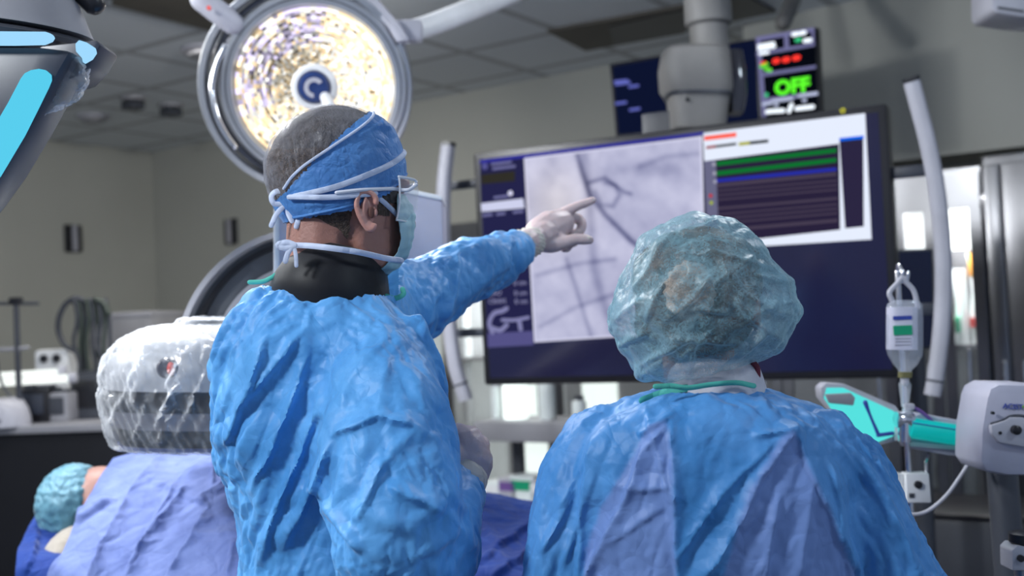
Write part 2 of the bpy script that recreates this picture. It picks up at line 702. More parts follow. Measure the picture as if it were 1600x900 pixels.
for (x, y, r, lab, nm, cat_, mt) in [
        (326, 84, .11, 'round grey loudspeaker grille in the ceiling beside the lamp rim', 'ceiling_speaker', 'speaker', 'grey'),
        (146, 186, .085, 'flat round ceiling fitting nearest the room corner', 'smoke_detector', 'detector', 'grey')]:
    c = hitz(x, y, 2.98)
    t = empty(nm, c, lab, cat_)
    obj('rim', lathe(c+EZ*.02, -EZ, [(0, r*1.25), (.012, r*1.25), (.02, r*1.1), (.02, r)]), M['lgrey'], t)
    obj('grille', lathe(c+EZ*.01, -EZ, [(0, r), (.025, r*.9), (.035, r*.5)]), M[mt], t)
for (x, y, lab) in [(208, 160, 'small dark boxy ceiling sensor left of the other'), (267, 171, 'small dark boxy ceiling sensor nearer the big lamp')]:
    c = hitz(x, y, 2.97)
    t = empty('ceiling_sensor', c, lab, 'sensor', 'small sensors on the ceiling')
    obj('base', lathe(c+EZ*.03, -EZ, [(0, .075), (.02, .07)]), M['grey'], t)
    obj('body', rm_box if False else box(c-EZ*.02, (.1, .1, .05), RAX), M['dark'], t, bevel=.01)

# wall fittings: pairs of rounded plates (one on each wall)
def fitting(x, y, wall, w, h, lab):
    if wall == 'left':
        q = hit(x, y, C0, EU); a, n = EV, EU
    else:
        q = hit(x, y, C0, EV); a, n = EU, EV
    t = empty('wall_dispenser', q, lab, 'wall fitting', 'dark and silver wall fittings')
    ax = (a, n, EZ)
    obj('back_plate', box(q+n*.01, (w, .02, h), ax), M['dark'], t, bevel=.008)
    obj('dark_insert', [box(q+a*s*w*.32+n*.025, (w*.30, .03, h*.97), ax) for s in (-1, 1)], M['black'], t, bevel=.01)
    obj('silver_strip', box(q+n*.035, (w*.3, .03, h*.94), ax), M['lgrey'], t, bevel=.008)
fitting(112, 373, 'left', .13, .20, 'dark two-bar wall fitting with silver centre on the left wall')
fitting(364, 362, 'back', .11, .19, 'dark two-bar wall fitting with silver centre on the back wall')

# ------------------------------------------------------------------ cabinets along the back wall
VF = 0.62                                            # front plane of the cabinets
def HV(x, y, v=VF): return hv(x, y, v)
M['glass'] = mat('cabinet_glass', (0.9, 0.95, 0.95), 0.05, alpha=0.12)
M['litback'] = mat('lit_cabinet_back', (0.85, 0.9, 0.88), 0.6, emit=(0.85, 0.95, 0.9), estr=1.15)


def glass_cabinet(u0, u1, lab, panels, doors=1, z1=2.12):
    t = empty('supply_cabinet', rm((u0+u1)/2, VF/2, 0), lab, 'cabinet', 'glass-fronted steel supply cabinets')
    w = .035
    obj('carcass', [rbox(u0, u1, .02, .05, 0, z1), rbox(u0, u0+w, .05, VF-.02, 0, z1), rbox(u1-w, u1, .05, VF-.02, 0, z1),
                    rbox(u0+w, u1-w, .05, VF-.02, z1-.06, z1), rbox(u0+w, u1-w, .05, VF-.02, 0, .12)], M['steel'], t)
    for z in (.55, .95, 1.35):
        obj('shelf', rbox(u0+w, u1-w, .055, VF-.06, z, z+.02), M['steel'], t)
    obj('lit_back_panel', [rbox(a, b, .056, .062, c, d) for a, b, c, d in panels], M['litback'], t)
    dw = (u1-u0)/doors
    for i in range(doors):
        a, b = u0+i*dw, u0+(i+1)*dw
        d = obj('door', [rbox(a+.004, a+.05, VF-.02, VF, .1, z1-.02), rbox(b-.05, b-.004, VF-.02, VF, .1, z1-.02),
                         rbox(a+.05, b-.05, VF-.02, VF, z1-.17, z1-.02), rbox(a+.05, b-.05, VF-.02, VF, .1, .17)], M['steel'], t)
        obj('pane', rbox(a+.05, b-.05, VF-.013, VF-.009, .17, z1-.17), M['glass'], d)
        obj('handle', tube([rm(b-.075, VF+.03, 1.05), rm(b-.075, VF+.03, 1.35)], .008), M['chrome'], d)
    return t


ua, _ = HV(690, 450); ub, _ = HV(1050, 450); uc, _ = HV(1395, 450); ud, _ = HV(1540, 450)
glass_cabinet(ua, ub, 'glass-fronted steel cabinet seen left of and under the big screen',
              [(ua+.06, ua+.42, .3, 1.95), (ua+.55, ua+.78, .9, 1.36)], 2)
glass_cabinet(ub+.01, uc, 'glass-fronted steel cabinet behind the big screen and bouffant cap', [(ub+.3, ub+.4, .3, .8)], 2)
zt = HV(1450, 305)[1]
zb = HV(1450, 385)[1]
glass_cabinet(uc+.01, ud, 'glass-fronted steel cabinet of hanging packs right of the big screen',
              [(uc+.04, ud-.06, zb, zt)], 2)
# solid steel double cupboard at the far right
u2, _ = HV(1700, 450)
um, _ = HV(1574, 450)
t = empty('steel_cupboard', rm((ud+u2)/2, VF/2, 0), 'tall solid stainless steel cupboard at the right edge', 'cupboard')
obj('carcass', rbox(ud+.01, u2, .02, VF-.022, 0, 2.16), M['steel'], t, bevel=.01)
for a, b in ((ud+.015, um-.004), (um+.004, u2-.005)):
    dd = obj('door', rbox(a, b, VF-.02, VF+.004, .1, 2.12), M['steel'], t, bevel=.006)
    hx = b-.05 if a < um-.1 else a+.05
    obj('handle', tube([rm(hx, VF+.035, 1.0), rm(hx, VF+.035, 1.3)], .008), M['chrome'], dd)

for (u_, z_, e_) in ((uc+.25, 2.0, 22), (ua+.3, 2.0, 14)):
    l_ = bpy.data.lights.new('cabinet_strip_light', 'AREA')
    l_.shape = 'RECTANGLE'; l_.size, l_.size_y, l_.energy = .4, .06, e_
    o_ = bpy.data.objects.new('cabinet_strip_light', l_)
    SC.collection.objects.link(o_)
    o_.location = tuple(rm(u_, VF-.08, z_))
    o_.rotation_euler = (Vector(tuple(rm(u_, .35, .9)))-Vector(o_.location)).to_track_quat('-Z', 'Y').to_euler()
# hanging packs inside the cabinets (tall white sleeves)
def pack(x, ytop, ybot, wpx, lab, v=.46, cap=None, band=None, mtl='pack', tilt=0):
    u, z1_ = hv(x, ytop, v)
    _, z0_ = hv(x, ybot, v)
    un, _ = hv(x+wpx, ytop, v)
    w = un-u
    t = empty('catheter_pack', rm(u, v, z0_), lab, 'medical pack', 'long white packs hanging in the cabinets')
    n = 8
    rings = []
    for i in range(n+1):
        z = z0_+(z1_-z0_)*i/n
        k = 1.0+.06*math.sin(i*2.1+x)
        off = tilt*(i/n-.5)+.006*math.sin(i*1.7+x)
        rings.append([rm(u+off+math.cos(a)*w/2*k, v+math.sin(a)*.02, z) for a in np.linspace(0, 2*math.pi, 12, endpoint=False)])
    obj('sleeve', loft(rings), M[mtl], t)
    if cap:
        z = z1_
        obj('label', rbox(u-w*.45, u+w*.45, v-.022, v+.026, z-.10, z), M[cap], t, bevel=.004)
    if band:
        obj('band', rbox(u-w*.52, u+w*.52, v-.022, v+.026, z1_-.32, z1_-.28), M[band], t)
    return t
pack(1524, 395, 640, 24, 'hanging white pack with orange top label right of the handle', cap='orange', band='red')
pack(1498, 420, 840, 22, 'hanging white pack between the handle and the orange-topped one')
pack(1482, 555, 840, 26, 'wide hanging white pack behind the foot of the right handle')
pack(1442, 570, 760, 26, 'hanging white pack behind the infusion bottle neck')
pack(1555, 640, 830, 22, 'hanging white pack low beside the steel cupboard')
pack(672, 515, 760, 36, 'wide hanging white pack left of the left handle with red band', band='red')
pack(722, 470, 660, 22, 'hanging white pack right of the left handle')
g = rbox(*[hv(1487, 480, .5)[0]-.03, hv(1487, 480, .5)[0]+.03], .48, .54, hv(1487, 520, .5)[1], hv(1487, 495, .5)[1])
tag(obj('green_clip', g, M['green'], bevel=.006), 'small green clip holding the packs beside the right handle', 'clip')

# wall screen beside the cabinet (dark) right of the big monitor
# ------------------------------------------------------------------ counter with shelf under the screen
VS = 1.75
def us(x, y=680): return hv(x, y, VS)[0]
zr0 = hv(830, 692, VS)[1]; zr1 = hv(830, 660, VS)[1]
uA, uB = us(738), us(1130)
zc = hv(800, 790, VS-.1)[1]
t = empty('instrument_counter', rm((uA+uB)/2, VS-.3, 0), 'white-topped counter with a grey shelf below the big screen', 'counter')
obj('worktop', rbox(uA-.3, uB, VS-.62, VS+.05, zc-.05, zc), M['white'], t, bevel=.008)
obj('base_unit', rbox(uA-.28, uB-.02, VS-.58, VS, 0, zc-.05), M['grey'], t)
obj('shelf', rbox(uA, uB, VS-.30, VS, zr0, zr1), M['grey'], t, bevel=.012)
for u in (uA+.05, (uA+uB)/2, uB-.05):
    obj('post', rbox(u-.02, u+.02, VS-.29, VS-.25, zc, zr0), M['dark'], t)


def jar(x, z, r, h, lab, body='pack', cap='green', v=VS-.14, nm='specimen_jar', cat_='jar', grp='jars and bottles round the shelf'):
    u = hv(x, 640, v)[0]
    t = empty(nm, rm(u, v, z), lab, cat_, grp)
    obj('body', lathe(rm(u, v, z), EZ, [(0, r*.92), (.008, r), (h*.7, r), (h*.82, r*.7)]), M[body], t)
    obj('lid', lathe(rm(u, v, z+h*.8), EZ, [(0, r*.72), (h*.18, r*.72), (h*.2, r*.6)]), M[cap], t)
    return t
jar(806, zr1, .055, .2, 'white-lit round jar on the grey shelf', 'litback', 'lgrey')  # light on the glass is put into the body as emission
jar(856, zr1, .035, .2, 'slim white bottle with green cap on the grey shelf')
jar(775, zr1, .02, .17, 'thin white tube standing at the left end of the shelf', cap='lgrey')
jar(905, zr1, .03, .1, 'short pale bottle at the right of the shelf', cap='dark')
for i, (x, w, h, m1, lab) in enumerate([
        (775, .045, .10, 'pack', 'small round white pot standing on the counter under the shelf end'),
        (800, .05, .12, 'purple', 'small carton with purple front beneath the shelf'),
        (822, .06, .13, 'pack', 'white carton with green strip beneath the shelf'),
        (848, .05, .12, 'lgrey', 'pale grey carton right of the white one beneath the shelf'),
        (870, .045, .10, 'pack', 'white carton nearest the bouffant-capped person under the shelf')]):
    u = hv(x, 740, VS-.12)[0]
    t = empty('supply_carton', rm(u, VS-.12, zc), lab, 'box', 'cartons under the grey shelf')
    obj('body', rbox(u-w, u+w, VS-.2, VS-.08, zc, zc+h), M[m1 if m1 != 'purple' else 'lgrey'], t, bevel=.005)
    obj('front_label', rbox(u-w*.8, u+w*.8, VS-.082, VS-.074, zc+h*.55, zc+h*.85),
        M['green' if i == 2 else ('purple' if i == 1 else 'white')], t)

# ================================================================== BIG SCREEN
def plane_frame(c, yaw, tilt=0):
    u = np.array([math.cos(yaw), math.sin(yaw), 0])
    n0 = np.array([math.sin(yaw), -math.cos(yaw), 0])
    v = EZ*math.cos(tilt)+n0*math.sin(tilt)
    return np.array(c), u, v, np.cross(u, v)


MC, MU, MV, MN = plane_frame((0.4975, 3.5244, 1.7399), -0.4595, 0.008)      # MN points to the viewer
MW, MH = 1.36, 0.795


def on(x, y, fr=None):
    c, u, v, n = fr or (MC, MU, MV, MN)
    q = hit(x, y, c, n)
    return float((q-c)@u), float((q-c)@v)


def flat(quad, off, m, name, parent, fr=None, th=.0008):
    c, u, v, n = fr or (MC, MU, MV, MN)
    pts = []
    for x, y in quad:
        s, t_ = on(x, y, fr)
        pts.append(c+u*s+v*t_+n*off)
    return obj(name, prism(pts, n*th), m, parent)


mon = empty('wall_monitor', (MC[0], MC[1], MC[2]-MH/2), 'large black flat screen showing an x-ray of heart vessels', 'monitor')
MAX = (MU, MN, MV)
obj('housing', box(MC-MN*.045, (MW, .09, MH), MAX), M['black'], mon, bevel=.012)
E_ = {}
def em(k, c, s=1.0):
    if k not in E_: E_[k] = emis('screen_'+k, c, s)
    return E_[k]
panel = mat('screen_glass', (0.004, 0.004, 0.02), 0.13, emit=(0.007, 0.007, 0.024), estr=1.0)
obj('screen', box(MC+MN*.0005, (MW-.05, .001, MH-.05), MAX), panel, mon)
E_['picture'] = emis_attr('screen_picture', 1.0)


def picture(quad, nu, nv, off, fn, name, parent, fr=None, s=1.0):
    c, u, v, n = fr or (MC, MU, MV, MN)
    st = np.array([on(x, y, fr) for x, y in quad])       # TL TR BR BL
    a, b = np.meshgrid(np.linspace(0, 1, nu), np.linspace(0, 1, nv))
    a, b = a.ravel(), b.ravel()
    p = ((1-a)*(1-b))[:, None]*st[0]+(a*(1-b))[:, None]*st[1]+(a*b)[:, None]*st[2]+((1-a)*b)[:, None]*st[3]
    w = c+p[:, :1]*u+p[:, 1:]*v+n*off
    f = [(j*nu+i, j*nu+i+1, (j+1)*nu+i+1, (j+1)*nu+i) for j in range(nv-1) for i in range(nu-1)]
    me = bpy.data.meshes.new(name)
    me.from_pydata([tuple(q) for q in w.tolist()], [], [q[::-1] for q in f])
    at = me.color_attributes.new('picture', 'FLOAT_COLOR', 'POINT')
    X, Y, _ = proj(w)
    col = fn(a, b, X, Y, w)
    at.data.foreach_set('color', np.column_stack([col, np.ones(len(col))]).ravel())
    return newobj(name, me, E_['picture'], parent)


def seg_dist(X, Y, pts):
    d = np.full(len(X), 1e9)
    for (x0, y0), (x1, y1) in zip(pts[:-1], pts[1:]):
        dx, dy = x1-x0, y1-y0
        t = np.clip(((X-x0)*dx+(Y-y0)*dy)/(dx*dx+dy*dy), 0, 1)
        d = np.minimum(d, np.hypot(X-x0-t*dx, Y-y0-t*dy))
    return d


def xray(a, b, X, Y, w):
    p = np.column_stack([X/150., Y/150., 0*X])
    n = vnoise(p, 1.3, 4, 3)
    n2 = vnoise(p, 3.5, 3, 9)
    L = .80+.20*n+.08*n2
    L += .10*np.exp(-((X-880)**2/4000+(Y-330)**2/5000))
    def dark(pts, wd, k):
        nonlocal L
        L = L-k*np.exp(-(seg_dist(X, Y, pts)/wd)**2)
    dark([(900, 235), (910, 270), (922, 305), (945, 335), (985, 375), (1010, 395)], 4.5, .42)
    dark([(912, 240), (920, 300), (928, 420), (945, 480), (965, 530)], 8, .22)
    dark([(885, 405), (900, 450), (925, 530)], 4, .2)
    dark([(840, 430), (905, 412), (960, 405)], 4, .18)
    dark([(845, 510), (900, 480), (960, 460)], 4, .16)
    dark([(922, 285), (945, 278), (975, 300), (985, 303)], 3.5, .3)
    dark([(930, 300), (940, 320), (958, 322), (968, 305), (962, 290), (945, 285)], 4, .22)
    dark([(1000, 260), (1040, 245), (1090, 240)], 5, .15)
    dark([(975, 265), (1050, 262)], 12, .12)
    dark([(860, 260), (845, 380)], 14, .06)
    e = np.minimum(np.minimum(a, 1-a), np.minimum(b, 1-b))
    L = np.clip(L, .25, 1.02)
    L = np.where(e < .012, .95, L)
    wm = np.exp(-((X-870)**2/2500+(Y-320)**2/3500))[:, None]
    c = np.stack([L**1.6*.70, L**1.55*.70, L**1.15*.88], 1)
    return c*(1-wm*.5)+wm*.5*np.stack([L*.85, L*.78, L*.76], 1)


picture([(819, 247), (1097, 213), (1105, 517), (835, 535)], 210, 230, .0022, xray, 'xray_image', mon)
# top strip and left information column
flat([(750, 250), (1100, 206), (1100, 211), (750, 256)], .0018, em('navyline', (.03, .03, .30)), 'title_bar', mon)
flat([(750, 254), (818, 247), (834, 536), (762, 542)], .0015, em('col', (.018, .018, .07)), 'information_column', mon)
ic = em('dimtext', (.16, .16, .34)); lt = em('lighttext', (.62, .64, .9)); brn = em('olive', (.03, .028, .022))
flat([(752, 273), (805, 267), (805, 283), (753, 288)], .002, brn, 'dark_field', mon)
flat([(752, 318), (818, 310), (820, 325), (753, 331)], .0022, em('bar', (.62, .64, .85)), 'bright_field', mon)
obj('round_icon', lathe(MC+MU*on(758, 260)[0]+MV*on(758, 260)[1]+MN*.002, MN, [(0, .012), (.001, .012)]), em('icon', (.09, .09, .28)), mon)
obj('round_marker', lathe(MC+MU*on(798, 302)[0]+MV*on(798, 302)[1]+MN*.002, MN, [(0, .009), (.001, .009)]), em('icon2', (.7, .7, .9)), mon)
bars = []
for (x0, x1, y0, h) in [(768, 800, 255, 4), (770, 806, 262, 4), (772, 795, 307, 4), (754, 770, 335, 4), (776, 790, 333, 4), (802, 818, 330, 4)]:
    s = [on(x0, y0), on(x1, y0-(x1-x0)*.12), on(x1, y0-(x1-x0)*.12+h), on(x0, y0+h)]
    bars.append(prism([MC+MU*p[0]+MV*p[1]+MN*.002 for p in s], MN*.0008))
for b_ in bars: obj('text_line', b_, ic, mon)
tx = []
for (s_, x, y) in [('0 cm', 803, 446), ('LAO', 765, 462), ('0 cm', 804, 462), ('CRAN', 764, 475), ('0 cm', 805, 475)]:
    a = on(x, y)
    tx.append(text_mesh(s_, .024, MC+MU*a[0]+MV*a[1]+MN*.002, MU, MV, .0005))
for b_ in tx: obj('angle_reading', b_, em('read', (.30, .30, .5)), mon)
# c-arm pictogram
pg = []
def blob(pts, wd):
    q = []
    for (x, y) in pts:
        a = on(x, y); q.append(MC+MU*a[0]+MV*a[1]+MN*.0015)
    return tube(q, wd, seg=8, flat=(MN, .15))
pg += [blob([(770, 520), (765, 505), (772, 490), (785, 486), (792, 482)], .010), blob([(768, 512), (782, 516), (792, 508)], .010),
       blob([(785, 500), (805, 500), (826, 496)], .008), blob([(812, 502), (814, 514)], .010)]
obj('arm_pictogram', pg, em('pict', (.22, .22, .42)), mon)
flat([(762, 521), (833, 517), (834, 539), (763, 543)], .0018, em('foot', (.09, .085, .24)), 'footer_field', mon)
# right window
wh = em('white', (.80, .86, 1.0), 1.0)
flat([(1099, 208), (1352, 177), (1362, 374), (1185, 385), (1107, 388)], .0018, wh, 'recording_window', mon)
flat([(1101, 252), (1311, 225), (1313, 359), (1106, 382)], .0028, em('ecgbg', (.022, .016, .045)), 'trace_area', mon)
flat([(1101, 252), (1119, 250), (1124, 380), (1106, 382)], .0034, em('side', (.14, .14, .24)), 'channel_strip', mon)
flat([(1101, 213), (1151, 207), (1151, 214), (1101, 220)], .0034, em('redbar', (1.0, .13, .09)), 'red_bar', mon)
flat([(1104, 229), (1151, 223), (1151, 227), (1104, 233)], .0034, em('blk', (.005, .012, .012)), 'black_bar', mon)
flat([(1104, 229), (1119, 227), (1119, 231), (1104, 233)], .004, em('drk', (.30, .01, .01)), 'dark_red_tab', mon)
flat([(1155, 223), (1201, 218), (1201, 223), (1155, 228)], .0034, em('blk', (0, 0, 0)), 'black_bar', mon)
flat([(1155, 223), (1172, 221), (1172, 226), (1155, 228)], .004, em('yel', (.42, .42, .02)), 'yellow_tab', mon)
gr = em('green', (.004, .17, .03)); bl = em('blueband', (.02, .03, .40)); mv = em('mauve', (.065, .05, .085))
def band(y0, y1, h, m, nm, x0=1120, x1=1307):
    flat([(x0, y0), (x1, y1), (x1+.5, y1+h), (x0+.5, y0+h)], .0034, m, nm, mon)
band(253, 232, 6.5, gr, 'green_trace'); band(268, 247, 6.5, gr, 'green_trace'); band(280, 262, 5, bl, 'blue_trace')
band(287, 269, 6, mv, 'mauve_line')
for k, (y, h) in enumerate([(297, 2.5), (304, 2.5), (311, 2.5), (324, 4), (334, 2.5), (341, 2.5), (348, 2.5), (358, 5)]):
    flat([(1122, y), (1309, y-16), (1309, y-16+h), (1122, y+h)], .0034, mv, 'mauve_line', mon)
flat([(1312, 220), (1349, 215), (1350, 354), (1321, 357)], .0034, em('sidebox', (.025, .02, .055)), 'side_box', mon)
flat([(1312, 216), (1350, 212), (1350, 217), (1312, 221)], .004, em('azure', (.0, .13, .85)), 'blue_bar', mon)
for (x, y, c_, k) in [(1111, 306, (.6, .02, .02), 'rr'), (1112, 317, (.4, .5, .02), 'yy'), (1116, 257, (.4, .4, .5), 'ww'), (1117, 271, (.4, .4, .5), 'ww'), (1118, 284, (.4, .4, .5), 'ww')]:
    a = on(x, y)
    obj('channel_dot', lathe(MC+MU*a[0]+MV*a[1]+MN*.0036, MN, [(0, .0055), (.0008, .0055)], seg=12), em(k, c_), mon)
a = on(1317, 173)
obj('yellow_mark', torus_arc(MC+MU*a[0]+MV*a[1]+MN*.002, MU, MV, .006, 0, 6.28, .002, .002, 16), mat('yellow_ink', (.8, .75, .0), .5, emit=(.8, .75, 0), estr=.4), mon)

# grab handles either side
def bar_handle(pts, w, d, caps):
    q = [P(x, y, d) for x, y in pts]
    q = catmull(q, 6)
    rings = []
    n = len(q)
    for i in range(n):
        t_ = q[min(i+1, n-1)]-q[max(i-1, 0)]
        t_ /= np.linalg.norm(t_)
        s_ = np.cross(t_, MN); s_ /= np.linalg.norm(s_)
        nn = np.cross(s_, t_)
        rings.append([q[i]+s_*w/2*a+nn*w*.42*b for a, b in ((-1, -.6), (-.7, -1), (.7, -1), (1, -.6), (1, .6), (.7, 1), (-.7, 1), (-1, .6))])
    h = obj('grab_handle', loft(rings), M['lgrey'], mon, smooth=50)
    e = np.array(rings[0])
    c = e.mean(0)
    obj('end_cap', loft([[c+(p-c)*1.05 for p in e], [c+(p-c)*1.05+(q[0]-q[1])/np.linalg.norm(q[0]-q[1])*.012 for p in e]]), M['black'], h)
    e = np.array(rings[-4]); c = e.mean(0)
    dd = (q[-1]-q[-4])/np.linalg.norm(q[-1]-q[-4])
    obj('foot_collar', loft([[c+(p-c)*1.06 for p in e], [c+(p-c)*1.06+dd*.006 for p in e]]), M['dark'], h)
    return h
bar_handle([(1425, 128), (1436, 170), (1449, 220), (1461, 280), (1470, 350), (1474, 420), (1472, 500), (1465, 567), (1457, 618)], .045, 3.15, True)
bar_handle([(700, 228), (693, 300), (694, 400), (702, 500), (711, 570), (728, 625)], .045, 3.85, True)
for x0, y0, x1, y1, d0, d1, hh in [(1385, 266, 1455, 268, 3.28, 3.17, .035), (1400, 484, 1470, 483, 3.26, 3.16, .035), (698, 285, 745, 290, 3.86, 3.9, .03), (703, 520, 760, 520, 3.86, 3.9, .03)]:
    a_, b_ = P(x0, y0, d0), P(x1, y1, d1)
    obj('handle_bracket', box((a_+b_)/2+np.array([0, .03, 0]), (np.linalg.norm(b_-a_)+.02, .02, hh), (MU, MN, MV)), M['slate'], mon, bevel=.004)

# ceiling suspension of the screen: column, elbow housing, yoke plate
sus = empty('monitor_suspension', P(1090, 20, 3.75)*np.array([1, 1, 0])+np.array([0, 0, 2.95]), 'grey ceiling column with boxy knuckle carrying the big screen', 'ceiling mount')
D = 3.62
ctop = P(1106, 20, D)
cx, cy = ctop[0], ctop[1]
def col(z): return np.array([cx, cy, z])
zz = lambda y, x=1100: P(x, y, D)[2]
obj('ceiling_flange', lathe(col(3.0), -EZ, [(0, .13), (.05, .13), (.08, .09)]), M['pole'], sus)
obj('upper_column', lathe(col(2.95), -EZ, [(0, .076), (2.95-zz(38), .076), (2.95-zz(42), .066)]), M['pole'], sus)
obj('lower_column', lathe(col(zz(38)), -EZ, [(0, .062), (zz(38)-zz(82), .062)]), M['pole'], sus)
kn = []
def sec(xl, xr, y, dr):
    c = P((xl+xr)/2, y, D); hw = (xr-xl)/2*D/FPX
    return [c+RT*hw*(abs(math.cos(a))**.55*np.sign(math.cos(a)))+np.array([0, 1, 0])*dr*(abs(math.sin(a))**.55*np.sign(math.sin(a))) for a in np.linspace(0, 2*math.pi, 28, endpoint=False)]
k_ = obj('knuckle_housing', loft([sec(1042, 1132, 78, .08), sec(1034, 1138, 84, .10), sec(1030, 1140, 110, .11), sec(1032, 1142, 140, .11), sec(1040, 1140, 152, .10)]), M['pole'], sus, smooth=45)
obj('knuckle_seam', loft([sec(1038, 1141, 150, .103), sec(1041, 1141, 155, .103)]), M['dark'], k_, smooth=45)
obj('knuckle_screw', lathe(P(1074, 156, D-.105), -np.array([0, 1, 0]), [(0, .007), (.006, .007)], 12), M['black'], k_)
obj('knuckle_skirt', loft([sec(1043, 1138, 155, .095), sec(1046, 1134, 180, .09), sec(1047, 1132, 205, .085)]), M['pole'], sus, smooth=45)
obj('glossy_side_cover', loft([sec(1133, 1158, 82, .05), sec(1132, 1163, 110, .055), sec(1133, 1165, 150, .055), sec(1138, 1160, 178, .045)]),
    mat('glossy_dark_cover', (.03, .03, .04), .08, spec=.9), sus, smooth=45)
obj('yoke', box(MC-MN*.13+EZ*.25-MU*.02, (.16, .08, .45), MAX), M['dark'], sus, bevel=.01)
a_ = P(1092, 195, D)
obj('drop_arm', tube([a_, MC-MN*.12+EZ*.3], .04), M['pole'], sus)

# ================================================================== SECOND SCREEN BEHIND (vital signs)
SCN = plane_frame((0.885, 4.72, 2.50), -0.47, 0)
sc, su, sv, sn = SCN
mon2 = empty('vitals_monitor', (sc[0], sc[1], 2.22), 'smaller dark monitor reading OFF in green above the big screen', 'monitor')
q = [on(x, y, SCN) for x, y in [(952, 100), (1278, 42), (1285, 190), (962, 215)]]
obj('housing', prism([sc+su*a+sv*b-sn*.055 for a, b in q], sn*.055), M['black'], mon2, bevel=.008)
flat([(957, 104), (1180, 62), (1186, 195), (966, 210)], .001, em('navyscreen', (.004, .007, .028)), 'left_screen', mon2, SCN)
flat([(1181, 58), (1273, 43), (1279, 178), (1190, 188)], .001, em('blackscreen', (.002, .003, .006)), 'right_screen', mon2, SCN)
vio = em('violet', (.16, .16, .32)); w2 = em('whitetext', (.85, .92, 1.0), 1.3)
flat([(1181, 58), (1272, 43), (1273, 49), (1182, 65)], .002, vio, 'header_bar', mon2, SCN)
flat([(1181, 58), (1188, 57), (1198, 182), (1191, 184)], .002, vio, 'side_bar', mon2, SCN)
flat([(1182, 82), (1273, 67), (1273, 72), (1182, 88)], .002, vio, 'divider', mon2, SCN)
flat([(1186, 115), (1275, 102), (1275, 107), (1186, 121)], .002, vio, 'divider', mon2, SCN)
flat([(1190, 154), (1278, 144), (1278, 149), (1190, 160)], .002, vio, 'divider', mon2, SCN)
flat([(1225, 54), (1232, 53), (1233, 76), (1226, 77)], .002, vio, 'divider', mon2, SCN)
flat([(1268, 46), (1272, 45), (1273, 70), (1269, 71)], .002, vio, 'divider', mon2, SCN)
def pill(pts, r, m, nm, off=.003):
    return obj(nm, [tube([sc+su*on(x, y, SCN)[0]+sv*on(x, y, SCN)[1]+sn*off for x, y in pp], r, seg=8, flat=(sn, .1)) for pp in pts], m, mon2)
pill([[(1186, 72), (1209, 68)], [(1186, 77), (1210, 73)], [(1188, 84), (1200, 82)]], .007, w2, 'bright_text')
pill([[(1240, 54), (1246, 53)], [(1252, 52), (1257, 51)], [(1258, 64), (1266, 63)]], .009, w2, 'bright_text')
pill([[(1245, 63), (1250, 62)], [(1198, 148), (1198, 149)]], .008, em('teal', (.05, .6, .25)), 'teal_text')
pill([[(1211, 96), (1215, 95)], [(1226, 94), (1231, 93)], [(1242, 91), (1247, 90)]], .011, em('redtext', (1.0, .04, .03), 1.2), 'red_dashes')
pill([[(1199, 175), (1206, 174), (1224, 173)], [(1245, 170), (1253, 169), (1270, 167)], [(1233, 174), (1237, 164)]], .009, w2, 'pressure_dashes')
pill([[(1193, 163), (1205, 161)], [(1208, 158), (1238, 154)], [(1248, 150), (1276, 146)], [(1212, 164), (1214, 164)], [(1256, 157), (1258, 157)]], .007, em('paletext', (.5, .55, .75)), 'pale_text')
pill([[(1190, 104), (1198, 101)], [(1197, 108), (1204, 110)]], .008, em('greenblob', (.15, .75, .05)), 'green_curve')
pill([[(1190, 99), (1196, 98)]], .005, em('redtext', (1, 0, 0)), 'red_curve')
pill([[(961, 128), (980, 126)], [(963, 132), (984, 129)], [(984, 136), (997, 134)], [(963, 162), (978, 160)], [(985, 172), (999, 170)]], .006, em('bluetext', (.12, .14, .5)), 'blue_text')
a0, a1 = on(1211, 149, SCN), on(1262, 140, SCN)
obj('off_reading', text_mesh('OFF', .082, sc+su*a0[0]+sv*a0[1]+sn*.003, su, sv, .001, bold=.0035), em('offgreen', (.12, 1.0, .03), 1.1), mon2)
obj('wall_arm', [tube([sc-sn*.06+EZ*.25+su*.3, sc-sn*.30+EZ*.42+su*.3, np.array([*(sc-sn*.3+su*.3)[:2], 3.0])], .035)], M['pole'], mon2)

# ================================================================== SURGICAL LAMP (lit)
LD = 3.0
LC = P(492, 136, LD)
# face normal looks back towards the table / viewer, a little down
LN = -FW*0.93-EZ*0.22+RT*0.10
LN /= np.linalg.norm(LN)
LX = np.cross(EZ, LN); LX /= np.linalg.norm(LX)
LY = np.cross(LN, LX)
s_ = LD/FPX
RF = 123*s_
lamp = empty('surgical_lamp', LC-EZ*.3, 'large round lit operating lamp above the surgeon', 'surgical lamp')
def lring(x, y, r0, r1, dz0, dz1, seg=72):
    c = P(x, y, LD)
    pr = [(dz0, r0), (dz1, r0+.2*(r1-r0)), (dz1, r0+.8*(r1-r0)), (dz0, r1), (dz0-.02, r1), (dz0-.02, r0)]
    rings = [[c+LN*h+(math.cos(2*math.pi*k/seg)*LX+math.sin(2*math.pi*k/seg)*LY)*r for k in range(seg)] for h, r in pr]
    v, f = loft(rings+[rings[0]], cap=False)
    return v, f
obj('dome', lathe(LC-LN*.02, -LN, [(0, RF*1.16), (.05, RF*1.14), (.09, RF*.95), (.12, RF*.6), (.13, RF*.1)], 64), M['alu'], lamp)
obj('bezel', lring(491, 136, RF*.99, RF*1.19, 0, .012), M['alu'], lamp)
obj('bezel_groove', lring(491, 136, RF*1.09, RF*1.11, .009, .0135), M['dark'], lamp)
hoop = obj('hoop', lring(478, 137, RF*1.24, RF*1.36, -.02, .0), M['alu'], lamp)
